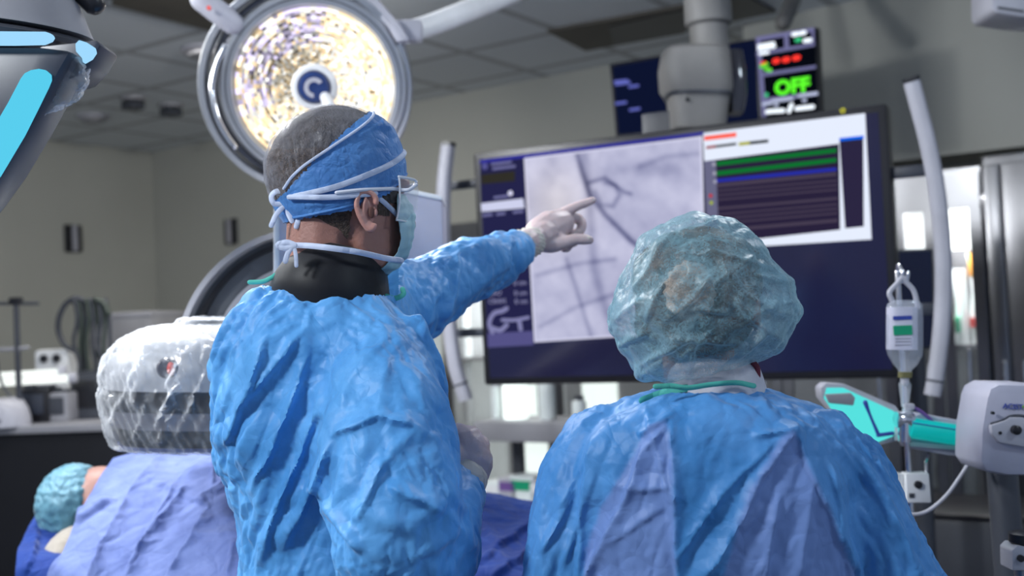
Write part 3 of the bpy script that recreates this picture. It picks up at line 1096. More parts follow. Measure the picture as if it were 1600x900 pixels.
obj('hoop_shadow_gap', lring(484, 137, RF*1.17, RF*1.26, -.035, -.022), M['slate'], lamp)
obj('rear_ring', lring(505, 125, RF*1.08, RF*1.14, -.16, -.15), mat('rear_ring', (.5, .52, .55), .25, metal=.5), lamp)
# light face: rings of small lenses
def lamp_face():
    nr, na = 19, 88
    r0, r1 = RF*.28, RF*.99
    V, Fc, col = [], [], []
    rg = np.random.default_rng(5)
    for i in range(nr):
        for j in range(na):
            a0, a1 = 2*math.pi*j/na, 2*math.pi*(j+1)/na
            ra, rb = r0+(r1-r0)*i/nr, r0+(r1-r0)*(i+1)/nr
            am = (a0+a1)/2
            b = len(V)
            for (r, a) in ((ra, a0), (rb, a0), (rb, a1), (ra, a1)):
                V.append(LC+LN*.004+(math.cos(a)*LX+math.sin(a)*LY)*r)
            Fc.append((b, b+1, b+2, b+3))
            # LX points left in the picture (camera looks along -LN)
            sx, sy = math.cos(am), math.sin(am)
            px = -sx if np.dot(LX, RT) < 0 else sx
            t = .5*rg.random()+.5*(.5+.5*math.sin(j*.9+3*math.sin(i*.7)+i*1.3))
            rr = (i+.5)/nr
            upl = max(0, -px*.7+sy*.6)              # upper-left sector is dimmer, mixed with violet
            sect = .5+.5*math.sin(am*9+rr*2)
            d = 1.25-.75*upl*(1-rr*.5)-.25*(1-rr)+(t-.5)*(.8+.5*upl)
            if rr > .93: d = max(d, .9+.3*rg.random())
            warm = rg.random()
            if upl > .45 and rg.random() < .5 and rr > .35:
                c = np.array([.78, .70, 1.0])
            elif warm < .42:
                c = np.array([1.0, .76, .46])
            elif warm < .7:
                c = np.array([1.0, .90, .70])
            else:
                c = np.array([1.0, 1.0, .97])
            d *= (1.15, .72, 1.0)[i % 3] if upl > .15 else (1.05, .9)[i % 2]
            dark = rg.random() < (.03+.16*upl)
            c = c*max(.3, d)*(.3 if dark else 1.0)
            if sect > .8: c = c*1.15
            col += [c]*4
    me = bpy.data.meshes.new('lens_face')
    me.from_pydata([tuple(p) for p in V], [], Fc)
    at = me.color_attributes.new('picture', 'FLOAT_COLOR', 'POINT')
    at.data.foreach_set('color', np.column_stack([np.array(col), np.ones(len(col))]).ravel())
    return me
newobj('lens_face', lamp_face(), emis_attr('lamp_lenses', 1.25), lamp)
obj('hub_ring', lathe(LC, LN, [(.0, RF*.30), (.02, RF*.29), (.026, RF*.26), (.026, RF*.22), (.018, RF*.20)], 48), M['white'], lamp)
hc = LC+LN*.012
obj('hub_disc', lathe(hc, LN, [(0, RF*.20), (.012, RF*.20), (.02, RF*.17)], 40), mat('hub_blue', (.015, .04, .16), .25), lamp)
obj('hub_emblem', torus_arc(hc+LN*.021, LX, LY, RF*.10, .6, 4.6, RF*.055, .004), M['lgrey'], lamp)
obj('sterile_handle', tube([hc+LN*.015-LY*.025+RT*.028, hc+LN*.07-LY*.045+RT*.04], [.015, .017]), M['white'], lamp)
# fork joints on the hoop
for (x0, y0, x1, y1, w) in [(372, 62, 402, 40, .05)]:
    pass
obj('hoop_bracket', [slab([(352, 62), (388, 28), (412, 52), (385, 70), (372, 92), (358, 84)], 2.96, .05)], M['lgrey'], lamp, bevel=.006)
obj('inner_grip', tube([P(x, y, 2.95) for x, y in [(352, 72), (338, 100), (331, 140), (338, 180), (352, 210), (366, 230)]], .009), M['chrome'], lamp)
# lamp arms
arm = obj('lamp_arm', [tube([P(622, 55, 3.05), P(690, 33, 3.2), P(800, -12, 3.5)], [.03, .032, .036], flat=(np.array([0, 1, 0]), .8))], M['white'], lamp)
obj('arm_joint', box(P(640, 50, 3.06), (.07, .06, .06), np.array([RT, FW, UP])), M['lgrey'], lamp, bevel=.012)
obj('arm_elbow', slab([(605, 42), (575, 10), (560, -10), (580, -14), (622, 34), (640, 62), (620, 66)], 2.98, .05), M['lgrey'], lamp, bevel=.008)
obj('upper_joint', tube([P(315, 0, 2.9), P(345, 22, 2.92), P(365, 38, 2.94)], [.03, .032, .03]), M['lgrey'], lamp)
obj('red_button', lathe(P(327, 13, 2.86), -FW, [(0, .006), (.006, .006)], 12), M['red'], lamp)
obj('ceiling_arm', tube([P(800, -12, 3.5), P(900, -70, 3.7)], .036), M['white'], lamp)
obj('ceiling_stem', tube([P(900, -70, 3.7), np.array([*P(900, -70, 3.7)[:2], 3.0])], .04), M['white'], lamp)
sp = bpy.data.lights.new('lamp_beam', 'SPOT')
sp.energy = 90; sp.spot_size = 1.3; sp.spot_blend = .6; sp.shadow_soft_size = .2; sp.color = (1, .97, .92)
so = bpy.data.objects.new('lamp_beam', sp)
SC.collection.objects.link(so)
so.location = tuple(LC+LN*.15)
so.rotation_euler = (Vector((-.55, 1.9, 1.0))-Vector(so.location)).to_track_quat('-Z', 'Y').to_euler()

# ================================================================== SECOND LAMP, upper left (dark with cyan strips)
D2 = 1.7
lp = empty('cyan_strip_lamp', P(0, 60, D2), 'dark lamp head with glowing cyan strips in the upper left corner', 'surgical lamp')
def dsec(xl, xr, y, dr, k=.9):
    c = P((xl+xr)/2, y, D2+.16); hw = (xr-xl)/2*(D2)/FPX
    return [c+RT*hw*math.cos(a)+FW*dr*math.sin(a)+UP*(-.012*math.sin(a)*0) for a in np.linspace(0, 2*math.pi, 40, endpoint=False)]
# dome seen from below and the side
ax2 = UP*.97-FW*.05+RT*.05
def L2(x, y, prof, m, nm, seg=56):
    return obj(nm, lathe(P(x, y, D2+.17), ax2, prof, seg), m, lp, smooth=50)
L2(-25, 62, [(-.016, .160), (-.008, .178), (.0, .179), (.006, .172)], M['dark'], 'lower_rim')
L2(-25, 55, [(0.006, .174), (.016, .168), (.06, .150), (.10, .120), (.14, .07), (.15, .02)], M['grey'], 'dome')
L2(-25, 60, [(-.075, .06), (-.05, .115), (-.03, .145), (-.012, .165)], M['slate'], 'underside')
M['cyan'] = emis('cyan_strip', (.10, .62, .86), 1.0)
M['sky'] = emis('pale_blue_strip', (.35, .70, 1.0), 1.0)
face = obj('arm_panel', slab([(-120, 70), (60, 72), (112, 78), (92, 112), (78, 140), (45, 200), (4, 268), (-40, 330), (-120, 330)], D2, .09), M['slate'], lp, bevel=.012)
def strip(poly, d, m, nm):
    return obj(nm, slab(poly, d, .012), m, lp, bevel=.002)
strip([(-40, 48), (70, 49), (79, 52), (82, 57), (78, 63), (66, 68), (20, 69), (-40, 69)], D2-.02, M['sky'], 'front_strip')
strip([(117, 68), (123, 62), (135, 66), (146, 73), (148, 81), (141, 91), (129, 98), (127, 90), (118, 80)], D2+.03, M['sky'], 'side_strip')
strip([(32, 122), (38, 114), (48, 109), (60, 107), (70, 109), (77, 115), (77, 124), (72, 136), (60, 160), (35, 210), (-2, 272), (-40, 330), (-60, 290), (-10, 198), (12, 160)], D2-.008, M['cyan'], 'long_strip')
obj('hub_boss', slab([(60, 72), (150, 62), (157, 70), (140, 100), (120, 120), (95, 128), (78, 118)], D2+.04, .08), M['slate'], lp, bevel=.012)
obj('cap_block', tube([P(125, -30, D2+.2), P(146, 5, D2+.2)], [.03, .02]), M['black'], lp)
obj('ceiling_stem', tube([P(-25, -60, D2+.17), np.array([*P(-25, -60, D2+.17)[:2], 3.0])], .035), M['grey'], lp)
M['film'] = None


def film_mat(name, col=(.92, .95, 1.0), fac=.24, rough=.12):
    m = bpy.data.materials.new(name)
    m.use_nodes = True
    nt = m.node_tree
    nt.nodes.clear()
    o = nt.nodes.new('ShaderNodeOutputMaterial')
    mx = nt.nodes.new('ShaderNodeMixShader')
    tr = nt.nodes.new('ShaderNodeBsdfTransparent')
    pb = nt.nodes.new('ShaderNodeBsdfPrincipled')
    pb.inputs['Base Color'].default_value = (*col, 1)
    pb.inputs['Roughness'].default_value = rough
    pb.inputs['Specular IOR Level'].default_value = 1.0
    fr = nt.nodes.new('ShaderNodeLayerWeight')
    fr.inputs['Blend'].default_value = .35
    tc = nt.nodes.new('ShaderNodeTexCoord')
    ns = nt.nodes.new('ShaderNodeTexNoise')
    ns.inputs['Scale'].default_value = 30
    ns.inputs['Detail'].default_value = 8
    nt.links.new(tc.outputs['Object'], ns.inputs['Vector'])
    ad = nt.nodes.new('ShaderNodeMath'); ad.operation = 'MULTIPLY_ADD'
    ad.inputs[1].default_value = .8
    ad.inputs[2].default_value = fac-.15
    ml = nt.nodes.new('ShaderNodeMath'); ml.operation = 'MULTIPLY'
    nt.links.new(fr.outputs['Facing'], ad.inputs[0])
    nt.links.new(ad.outputs[0], ml.inputs[0])
    rp = nt.nodes.new('ShaderNodeMapRange')
    rp.inputs[1].default_value = .35; rp.inputs[2].default_value = .7
    rp.inputs[3].default_value = .5; rp.inputs[4].default_value = 1.4
    nt.links.new(ns.outputs['Fac'], rp.inputs[0])
    nt.links.new(rp.outputs[0], ml.inputs[1])
    nt.links.new(ml.outputs[0], mx.inputs[0])
    nt.links.new(tr.outputs[0], mx.inputs[1])
    nt.links.new(pb.outputs[0], mx.inputs[2])
    nt.links.new(mx.outputs[0], o.inputs[0])
    return m


M['film'] = film_mat('clear_plastic_film')
M['film2'] = film_mat('clear_plastic_bag', fac=.22)


def wrap(parts, vox, growth, seed_fn, it=60, kb=.3, kn=.01, sm=4):
    v, q = voxel_union(parts, vox)
    T = tris_of(q)
    Eg, _ = edges_of(T)
    v = smooth(v, Eg, sm)
    n = normals(v, T)
    x = crumple(v, T, growth, it, kb, kn, seed=n*seed_fn(v)[:, None])
    return x, T


x, T = wrap([loft([[P(xx+rx*math.cos(a), yy, D2+.07+.05*math.sin(a)) for a in np.linspace(0, 6.283, 20, endpoint=False)]
                   for xx, yy, rx in [(110, 88, 16), (112, 105, 30), (108, 130, 30), (95, 155, 28), (75, 172, 18), (60, 184, 5)]])],
            .004, .14, lambda p: .004*vnoise(p, 18, 2, 4), it=40)
mesh_from('plastic_bag', x, T, M['film2'], lp)

# ================================================================== C-ARM: arc, housing, detector in plastic
DC = 2.55
ca = empty('c_arm', P(500, 560, DC)*np.array([1, 1, 0]), 'grey x-ray c-arm arc and pale housing behind the surgeon', 'x-ray machine')
cc = P(500, 560, DC)
a_r = 196*DC/FPX
obj('arc', torus_arc(cc, RT, UP, a_r-.035, math.radians(85), math.radians(245), .07, .16, 60), mat('arc_dark_grey', (.09, .10, .12), .4), ca, bevel=.006)
obj('arc_outer_rail', torus_arc(cc-FW*.03, RT, UP, a_r, math.radians(85), math.radians(245), .012, .2, 60), M['grey'], ca)
obj('arc_groove', torus_arc(cc-FW*.06, RT, UP, a_r-.022, math.radians(85), math.radians(245), .012, .06, 60), M['black'], ca)
obj('arc_inner_rail', torus_arc(cc-FW*.02, RT, UP, a_r-.085, math.radians(85), math.radians(245), .03, .18, 60), M['grey'], ca)
# pale housing
hs = obj('housing', slab([(430, 262), (560, 285), (691, 312), (695, 440), (640, 462), (432, 465)], 2.35, .14), M['lav'], ca, bevel=.01)
obj('top_edge', slab([(430, 256), (560, 278), (691, 306), (691, 313), (560, 287), (430, 264)], 2.345, .15), M['white'], hs, bevel=.003)
obj('side_edge', slab([(427, 256), (434, 257), (436, 464), (427, 464)], 2.343, .15), M['white'], hs, bevel=.003)
b0 = P(560, 640, 3.35)
obj('base_column', box((b0[0], b0[1], b0[2]/2), (.24, .2, b0[2]), np.eye(3)), M['lav'], ca, bevel=.02)
obj('link_arm', tube([P(540, 520, 2.46), P(550, 560, 2.9), b0+EZ*-.02], .06), M['lgrey'], ca)

DD = 2.3
det = empty('detector_head', P(365, 690, DD), 'x-ray detector head wrapped in clear shiny plastic over the patient', 'detector')
def dring(xl, xr, y, dr, p=.6, ex=0):
    c = P((xl+xr)/2, y, DD+.05); hw = (xr-xl)/2*DD/FPX+ex
    return [c+RT*hw*(abs(math.cos(a))**p*np.sign(math.cos(a)))+FW*(dr+ex)*(abs(math.sin(a))**p*np.sign(math.sin(a))) for a in np.linspace(0, 2*math.pi, 48, endpoint=False)]
top = [(300, 430, 508, .08), (240, 490, 516, .13), (208, 520, 532, .16), (186, 540, 556, .185), (180, 546, 580, .19), (182, 546, 600, .19)]
M['hood'] = mat('detector_hood_grey', (.36, .37, .40), .4)
det_top = obj('white_hood', loft([dring(*r) for r in top]), M['hood'], det, smooth=60)
obj('dark_band', loft([dring(186, 543, 600, .187), dring(190, 540, 631, .185)]), M['black'], det, smooth=50)
obj('grey_band', loft([dring(190, 540, 631, .183), dring(196, 536, 657, .18)]), mat('band_grey', (.14, .14, .17), .4), det, smooth=50)
obj('lower_band', loft([dring(197, 534, 657, .178), dring(201, 530, 683, .172)]), M['black'], det, smooth=50)
obj('base_lip', loft([dring(198, 532, 683, .175), dring(204, 528, 689, .168)]), mat('lip_blue', (.05, .07, .22), .3), det, smooth=50)
bc = P(262, 576, DD-.135)
eb = obj('round_button', lathe(bc+FW*.02, -FW, [(0, .022), (.02, .022), (.026, .017)], 28), mat('button_dark', (.05, .05, .07), .2), det)
obj('red_cap', ell(bc-FW*.004+RT*.008, (.008, .007, .014), np.array([RT, FW, UP])), M['red'], eb)
obj('suspension_neck', tube([P(430, 520, DD+.1), P(500, 440, DC-.02)], .06), M['lgrey'], det)
rows = [(290, 440, 501, .09)]+top+[(177, 552, 610, .195), (184, 546, 640, .192), (190, 540, 665, .188), (200, 532, 690, .175)]
x, T = wrap([loft([dring(a, b, y-(4 if y < 590 else 0), d, ex=.012) for a, b, y, d in rows])], .0055, .10,
            lambda p: .0045*vnoise(np.column_stack([p@(RT*1.0+UP*.45)*1.0, p@FW*.6, p@(UP*.25-RT*.1)]), 22, 2, 8), it=45, kb=.22)
n = normals(x, T)
X, Y, _ = proj(x)
ln = []
r2 = random.Random(3)
for k in range(26):
    a = r2.uniform(185, 345); b = r2.uniform(530, 650); l = r2.uniform(20, 70); sl = r2.uniform(.45, .75)
    ln.append((a, b, a-l*sl*.8, b+l, r2.uniform(4, 8), r2.uniform(.005, .010)))
x = x+folds(x, n, ln)
mesh_from('plastic_cover', x, T, M['film'], det)

# ================================================================== LEFT BENCH AND WHAT STANDS ON IT
DB = 4.5
zb_ = P(90, 663, DB)[2]
be = empty('black_workbench', P(60, 700, DB)*np.array([1, 1, 0]), 'long black workbench along the left wall', 'bench')
bu = np.array([math.cos(.12), -math.sin(.12), 0]); bv = np.array([math.sin(.12), math.cos(.12), 0])
BAX = (bu, bv, EZ)
c = P(60, 663, DB)
obj('body', box((c[0]-.1, c[1]+.35, (zb_-.03)/2), (1.5, .7, zb_-.03), BAX), M['blackbox'], be)
obj('top', box((c[0]-.1, c[1]+.34, zb_-.015), (1.52, .74, .03), BAX), M['grey'], be, bevel=.006)
def onb(x, y=0, dep=.3): 
    q = P(x, 660, DB+dep)
    return np.array([q[0], q[1], zb_])
# cart pole with cross hook
p0 = onb(31, dep=.05)
k = (DB+.05)/FPX
t = empty('hook_stand', p0, 'thin dark stand with cross hooks at the far left', 'stand')
hh = (660-462)*k
obj('pole', lathe(p0, EZ, [(0, .05), (.01, .05), (.015, .012), (hh, .011)]), M['dark'], t)
obj('hook_bar', tube([p0+EZ*(hh-.02)+RT*s for s in (-.10, -.05, 0, .05, .09)], .007), M['dark'], t)
obj('top_clamp', box(p0+EZ*(hh-.01), (.05, .03, .03), BAX), M['black'], t, bevel=.006)
obj('side_arm', tube([p0+EZ*(hh-.21)-RT*.12, p0+EZ*(hh-.205), p0+EZ*(hh-.2)+RT*.04], .009), M['grey'], t)
obj('hose', tube([p0+EZ*(hh-.22)-RT*.09, p0+EZ*(hh-.34)-RT*.07, p0+EZ*(hh-.42)-RT*.02], .006), M['dark'], t)
# glowing tubes
for i, (x0, y0, x1, y1, lab) in enumerate([(-30, 588, 101, 580, 'upper bright white tube lamp over the bench at far left'), (-30, 600, 118, 590, 'lower bright white tube lamp over the bench at far left')]):
    a_, b_ = P(x0, y0, DB+.2-i*.06), P(x1, y1, DB+.2-i*.06)
    t = empty('tube_lamp', (a_+b_)/2, lab, 'tube lamp', 'bright tube lamps over the bench')
    obj('glass_tube', tube([a_, b_-(b_-a_)*.08], .012+.004*i), emis('tube_white_%d' % i, (.9, .95, .92), 1.3), t)
    obj('end_cap', lathe(b_-(b_-a_)*.07, b_-a_, [(0, .012), (.004, .022), (.03, .022), (.034, .01)]), M['lgrey'], t)
    obj('bracket', box(np.array([*((a_+b_)/2)[:2], (zb_+a_[2])/2])+bv*.03, (.02, .02, a_[2]-zb_), BAX), M['dark'], t)
# cables on a coil hook
p1 = onb(132, dep=.45)
kk = (DB+.45)/FPX
t = empty('cable_hanger', p1, 'bunch of dark green cables looped over a stand', 'cable stand')
ztop = P(140, 470, DB+.45)[2]
obj('pole', lathe(p1, EZ, [(0, .07), (.01, .07), (.02, .014), (ztop-zb_, .012)]), M['dark'], t)
obj('cross_bar', tube([np.array([*P(x, 468, DB+.45)[:2], ztop]) for x in (112, 165)], .01), M['dark'], t)
cabm = mat('cable_green', (.045, .06, .05), .4)
obj('big_loop', tube([P(x, y, DB+.44) for x, y in [(133, 470), (118, 466), (102, 476), (92, 498), (92, 520), (102, 540), (118, 549), (124, 560)]], .012), M['dark'], t)
for i in range(9):
    x = 118+i*6.2
    obj('cable', tube([P(x, y, DB+.43+.01*(i % 3)) for x, y in [(x-2, 468), (x+3, 500), (x+(i % 3)*4-3, 535), (x+6-(i % 2)*5, 568), (x+4, 588)]], .0085), cabm if i % 2 else M['dark'], t)
obj('cable_bundle_end', tube([P(x, y, DB+.42) for x, y in [(150, 468), (162, 474), (170, 490)]], .012), cabm, t)
# grey panel behind
a_ = P(200, 570, DB+.9)
t = empty('equipment_trolley', (a_[0], a_[1], 0), 'grey boxy equipment cabinet left of the plastic-wrapped detector', 'equipment cabinet')
za, w_ = P(200, 492, DB+.9)[2], (251-152)*(DB+.9)/FPX
obj('cabinet', box((a_[0], a_[1]+.2, za/2+.05), (w_, .4, za-.1), BAX), mat('cabinet_grey', (.26, .26, .28), .5), t, bevel=.02)
obj('top_rim', box((a_[0]+.0, a_[1]+.2, za), (w_*1.0, .41, .03), BAX), M['grey'], t, bevel=.01)
for sx in (-1, 1):
    obj('caster', lathe(np.array([a_[0]+sx*w_*.4, a_[1]+.2, .05])-RT*.015, RT, [(0, .045), (.03, .045)]), M['black'], t)
# dark boxes
def bench_box(x, w, d, h, lab, m1, m2, nm, dep=.2):
    q = onb(x, dep=dep)
    t = empty(nm, q, lab, 'device')
    obj('casing', box(q+EZ*h/2, (w, d, h), BAX), M[m1], t, bevel=.01)
    obj('front_panel', box(q+EZ*h*.55-bv*(d/2+.003), (w*.7, .006, h*.6), BAX), M[m2], t, bevel=.002)
    obj('top_rail', box(q+EZ*(h+.006), (w*.8, d*.5, .012), BAX), M['dark'], t)
bench_box(64, .14, .12, .14, 'small dark monitor standing on the black bench', 'black', 'slate', 'bench_monitor')
bench_box(100, .10, .12, .12, 'small grey box beside the dark monitor on the bench', 'grey', 'dark', 'bench_device')
bench_box(150, .14, .16, .19, 'dark equipment box under the hanging cables', 'dark', 'black', 'cable_box', .3)
q = onb(92, dep=.5)
t = empty('white_connector_box', q, 'bright white cluster of connectors behind the tube lamps', 'connector box')
obj('body', box(q+EZ*.15, (.16, .1, .30), BAX), M['white'], t, bevel=.02)
obj('socket', [lathe(q+EZ*.26-bv*.05+bu*s, -bv, [(0, .018), (.012, .018)], 14) for s in (-.03, .03)], M['black'], t)
q = onb(8, dep=.02)
t = empty('curved_grey_cover', q, 'pale curved equipment hood on the bench at the left edge', 'hood')
obj('shell', loft([[q+bu*(r*math.cos(a))+bv*(.1*math.sin(a))+EZ*z for a in np.linspace(0, 6.283, 24, endpoint=False)] for z, r in [(0, .10), (.03, .098), (.07, .085), (.10, .06), (.115, .03)]]), M['lgrey'], t)
obj('vent_slot', box(q+EZ*.03-bv*.1, (.08, .01, .008), BAX), M['dark'], t)

# ================================================================== RIGHT: INFUSION AND INJECTOR
DI = 2.3
def I(x, y, d=DI): return P(x, y, d)
ki = DI/FPX
bot = empty('infusion_bottle', I(1413, 575), 'clear infusion bottle with green-striped label hanging beside the screen', 'infusion bottle')
bx = np.array([RT, FW, UP])
M['clear'] = mat('clear_bottle', (.75, .8, .9), .06, alpha=.28, spec=1.0)
def oval(xl, xr, y, dr=.022, ex=.7):
    c = I((xl+xr)/2, y); hw = (xr-xl)/2*ki
    return [c+RT*hw*(abs(math.cos(a))**ex*np.sign(math.cos(a)))+FW*dr*(abs(math.sin(a))**ex*np.sign(math.sin(a))) for a in np.linspace(0, 2*math.pi, 28, endpoint=False)]
obj('bottle_body', loft([oval(1394, 1434, 469, .018), oval(1387, 1440, 476), oval(1386, 1441, 500), oval(1386, 1441, 545), oval(1388, 1440, 555, .021), oval(1397, 1432, 570, .018),
                         oval(1404, 1424, 578, .012), oval(1405, 1423, 588, .011)]), M['clear'], bot, smooth=60)
lb = obj('label', loft([oval(1386.5, 1432, 480, .0228), oval(1386, 1432, 546, .0228)]), mat('label_lavender', (.62, .62, .74), .5), bot, smooth=60)
obj('blue_stripe', slab([(1396, 494), (1425, 493), (1425, 499), (1396, 500)], DI-.0245, .003), M['blue'], lb)
obj('green_stripe', slab([(1396, 509), (1425, 508), (1426, 523), (1397, 524)], DI-.0245, .003), M['green'], lb)
obj('fine_print', [slab([(1398, y), (1423, y-.5), (1423, y+.8), (1398, y+1.2)], DI-.0245, .003) for y in (528, 533, 538)], M['lgrey'], lb)
obj('neck_cap', loft([oval(1404, 1425, 581, .012), oval(1404, 1424, 590, .011)]), mat('olive_cap', (.16, .15, .06), .5), bot)
obj('hanger', [tube([I(1394, 470), I(1390, 457), I(1400, 445), I(1409, 434)], .0055), tube([I(1434, 480), I(1428, 455), I(1416, 441), I(1411, 434)], .0055)], M['lgrey'], bot)
obj('hook_chain', [tube([I(1409, 440), I(1411, 424)], .004), tube([I(1417, 440), I(1419, 426)], .004)], M['chrome'], bot)
pl = empty('infusion_pole', I(1406, 900)*np.array([1, 1, 0]), 'slim chrome pole that carries the infusion bottle', 'pole')
pb_ = I(1403, 440, DI+.03)
obj('rod', tube([np.array([pb_[0], pb_[1], 0.03]), pb_+EZ*.02], .006), M['chrome'], pl)
obj('hook', tube([pb_+EZ*.02, pb_+EZ*.035+FW*-.01, pb_+EZ*.02-FW*.03], .004), M['chrome'], pl)
obj('foot', lathe(np.array([pb_[0], pb_[1], 0]), EZ, [(0, .11), (.02, .11), (.05, .03)]), M['dark'], pl)
dc = empty('drip_chamber', I(1416, 640), 'clear drip chamber and spike below the infusion bottle', 'drip chamber')
obj('spike', tube([I(1413, 588), I(1414, 597)], .009), M['lgrey'], dc)
obj('chamber', lathe(I(1414, 597), -UP, [(0, .011), (.006, .013), (.035, .009), (.05, .008)]), M['clear'], dc)
obj('clamp', box(I(1420, 635), (.02, .016, .012), bx), M['lgrey'], dc, bevel=.003)
obj('purple_tube', tube([I(1421, 634), I(1437, 642), I(1450, 652), I(1460, 662)], .004), M['purple'], dc)
obj('lower_valve', lathe(I(1418, 637), -UP, [(0, .009), (.01, .013), (.02, .008), (.035, .013), (.05, .01)]), M['clear'], dc)

inj = empty('contrast_injector', I(1470, 900)*np.array([1, 1, 0]), 'contrast injector with teal lit syringe arm and pale head at right', 'injector')
ft_ = I(1580, 700, 2.2)
obj('stand', tube([np.array([ft_[0], ft_[1], 0.03]), ft_+np.array([0, .05, 0])], .03), M['dark'], inj)
obj('stand_base', lathe(np.array([ft_[0], ft_[1], 0]), EZ, [(0, .16), (.03, .155), (.06, .05)]), M['dark'], inj)
obj('rear_arm', tube([ft_+np.array([0, .05, -.02]), I(1520, 690, 2.34), I(1400, 660, 2.36)], .018), M['lgrey'], inj)
teal = emis('teal_glow', (.10, .80, .78), .95); teal2 = mat('teal_barrel', (.0, .26, .26), .25, emit=(.0, .42, .40), estr=.6)
# left (screen) wing
wing = obj('left_wing', slab([(1282, 606), (1290, 598), (1320, 600), (1400, 634), (1408, 644), (1400, 690), (1368, 698), (1340, 690), (1284, 622)], DI+.03, .05), M['lgrey'], inj, bevel=.006)
obj('teal_window', slab([(1292, 606), (1318, 606), (1396, 642), (1402, 650), (1396, 682), (1370, 692), (1350, 680), (1300, 640), (1288, 622)], DI+.026, .012), teal, wing, bevel=.002)
obj('sensor_block', slab([(1290, 616), (1330, 614), (1337, 622), (1334, 634), (1296, 630)], DI+.018, .012), M['grey'], wing, bevel=.003)
obj('dark_plunger', [tube([P(1352, 629, DI+.015), P(1360, 650, DI+.015), P(1372, 678, DI+.015)], [.005, .003, .004]), tube([P(1372, 680, DI+.015), P(1394, 677, DI+.015)], .004)], M['blue'], wing)
obj('hinge', [lathe(I(1412, 655, DI), RT, [(-.018, .012), (-.015, .018), (0, .014), (.012, .018), (.02, .012)]), lathe(I(1414, 675, DI), UP, [(-.02, .014), (.02, .014)])], M['chrome'], inj)
obj('hinge_block', slab([(1402, 660), (1420, 660), (1422, 690), (1402, 690)], DI+.01, .04), M['lgrey'], inj, bevel=.004)
# barrel arm
bar = obj('barrel_tray', slab([(1424, 650), (1440, 646), (1534, 664), (1536, 678), (1528, 716), (1480, 712), (1418, 700), (1416, 690)], DI+.03, .05), M['lav'], inj, bevel=.006)
a_, b_ = I(1421, 668, DI), I(1510, 682, DI)
obj('teal_barrel', tube([a_, b_], .0215, seg=24, rnd=False), teal2, bar)
obj('barrel_line', tube([a_-FW*.021+UP*.012, b_-FW*.021+UP*.012], .0012), M['blue'], bar)
obj('scale_strip', slab([(1420, 690), (1530, 700), (1528, 706), (1420, 697)], DI+.022, .01), M['white'], bar)
obj('piston', lathe(b_-RT*.004, b_-a_, [(0, .024), (.012, .024), (.018, .014), (.03, .014)]), M['black'], bar)
obj('piston_nut', lathe(b_+RT*.012-FW*.014, b_-a_, [(0, .008), (.016, .008)]), M['chrome'], bar)
# head
DH = 2.05
hd = obj('injector_head', slab([(1548, 606), (1562, 599), (1620, 600), (1660, 612), (1660, 745), (1575, 744), (1540, 738), (1532, 722), (1534, 670), (1542, 622)], DH, .13), M['lav'], inj, bevel=.015)
obj('head_lid', slab([(1549, 664), (1560, 661), (1572, 657), (1580, 652), (1600, 652), (1610, 660), (1660, 664), (1660, 704), (1608, 700), (1562, 692), (1550, 678)], DH-.012, .02), M['lgrey'], hd, bevel=.004)
obj('lid_seam', tube([P(x, y, DH-.004) for x, y in [(1549, 662), (1566, 657), (1580, 650), (1600, 650), (1612, 658)]], .0022), M['dark'], hd)
obj('knob', lathe(P(1585, 671, DH-.01), -FW, [(0, .0085), (.012, .0085), (.014, .006)], 20), M['black'], hd)
for x, y in ((1550, 645), (1561, 676)):
    obj('screw', lathe(P(x, y, DH-.008), -FW, [(0, .003), (.006, .003)], 12), M['black'], hd)
tr_, tu_ = RT*math.cos(.06)-UP*math.sin(.06), UP*math.cos(.06)+RT*math.sin(.06)
obj('lettering', text_mesh('ACIST', .0135, P(1567, 638, DH-.003), tr_, tu_, .0008, bold=.0001), M['blue'], hd)
obj('green_mark', text_mesh('<', .0125, P(1597, 639, DH-.003), tr_, tu_, .0008, bold=.0004), mat('lime_mark', (.2, .5, .05), .5), hd)
# small white boxes on a hook
bx_ = empty('transducer_box', I(1440, 745, 2.32), 'white square switch box with a round black port under the teal barrel', 'transducer')
obj('hook', tube([P(1450, 712, 2.34), P(1447, 722, 2.33), P(1447, 740, 2.32)], .0035), M['chrome'], bx_)
obj('left_module', slab([(1390, 740), (1412, 740), (1414, 784), (1392, 784)], 2.31, .035), M['white'], bx_, bevel=.004)
obj('right_module', slab([(1415, 740), (1452, 739), (1456, 786), (1417, 786)], 2.30, .035), M['white'], bx_, bevel=.004)
obj('black_port', lathe(P(1434, 757, 2.30), -FW, [(0, .008), (.006, .008), (.007, .005)], 20), M['black'], bx_)
obj('small_label', slab([(1421, 771), (1429, 771), (1429, 778), (1421, 778)], 2.298, .004), M['dark'], bx_)
hs_ = obj('clear_hose', tube([P(x, y, d) for x, y, d in [(1526, 690, 2.26), (1518, 715, 2.24), (1500, 745, 2.22), (1478, 775, 2.2), (1450, 798, 2.2), (1425, 804, 2.2), (1395, 800, 2.2)]], .0038), M['lgrey'])
tag(hs_, 'thin clear hose drooping from the injector head to behind the gown', 'hose')
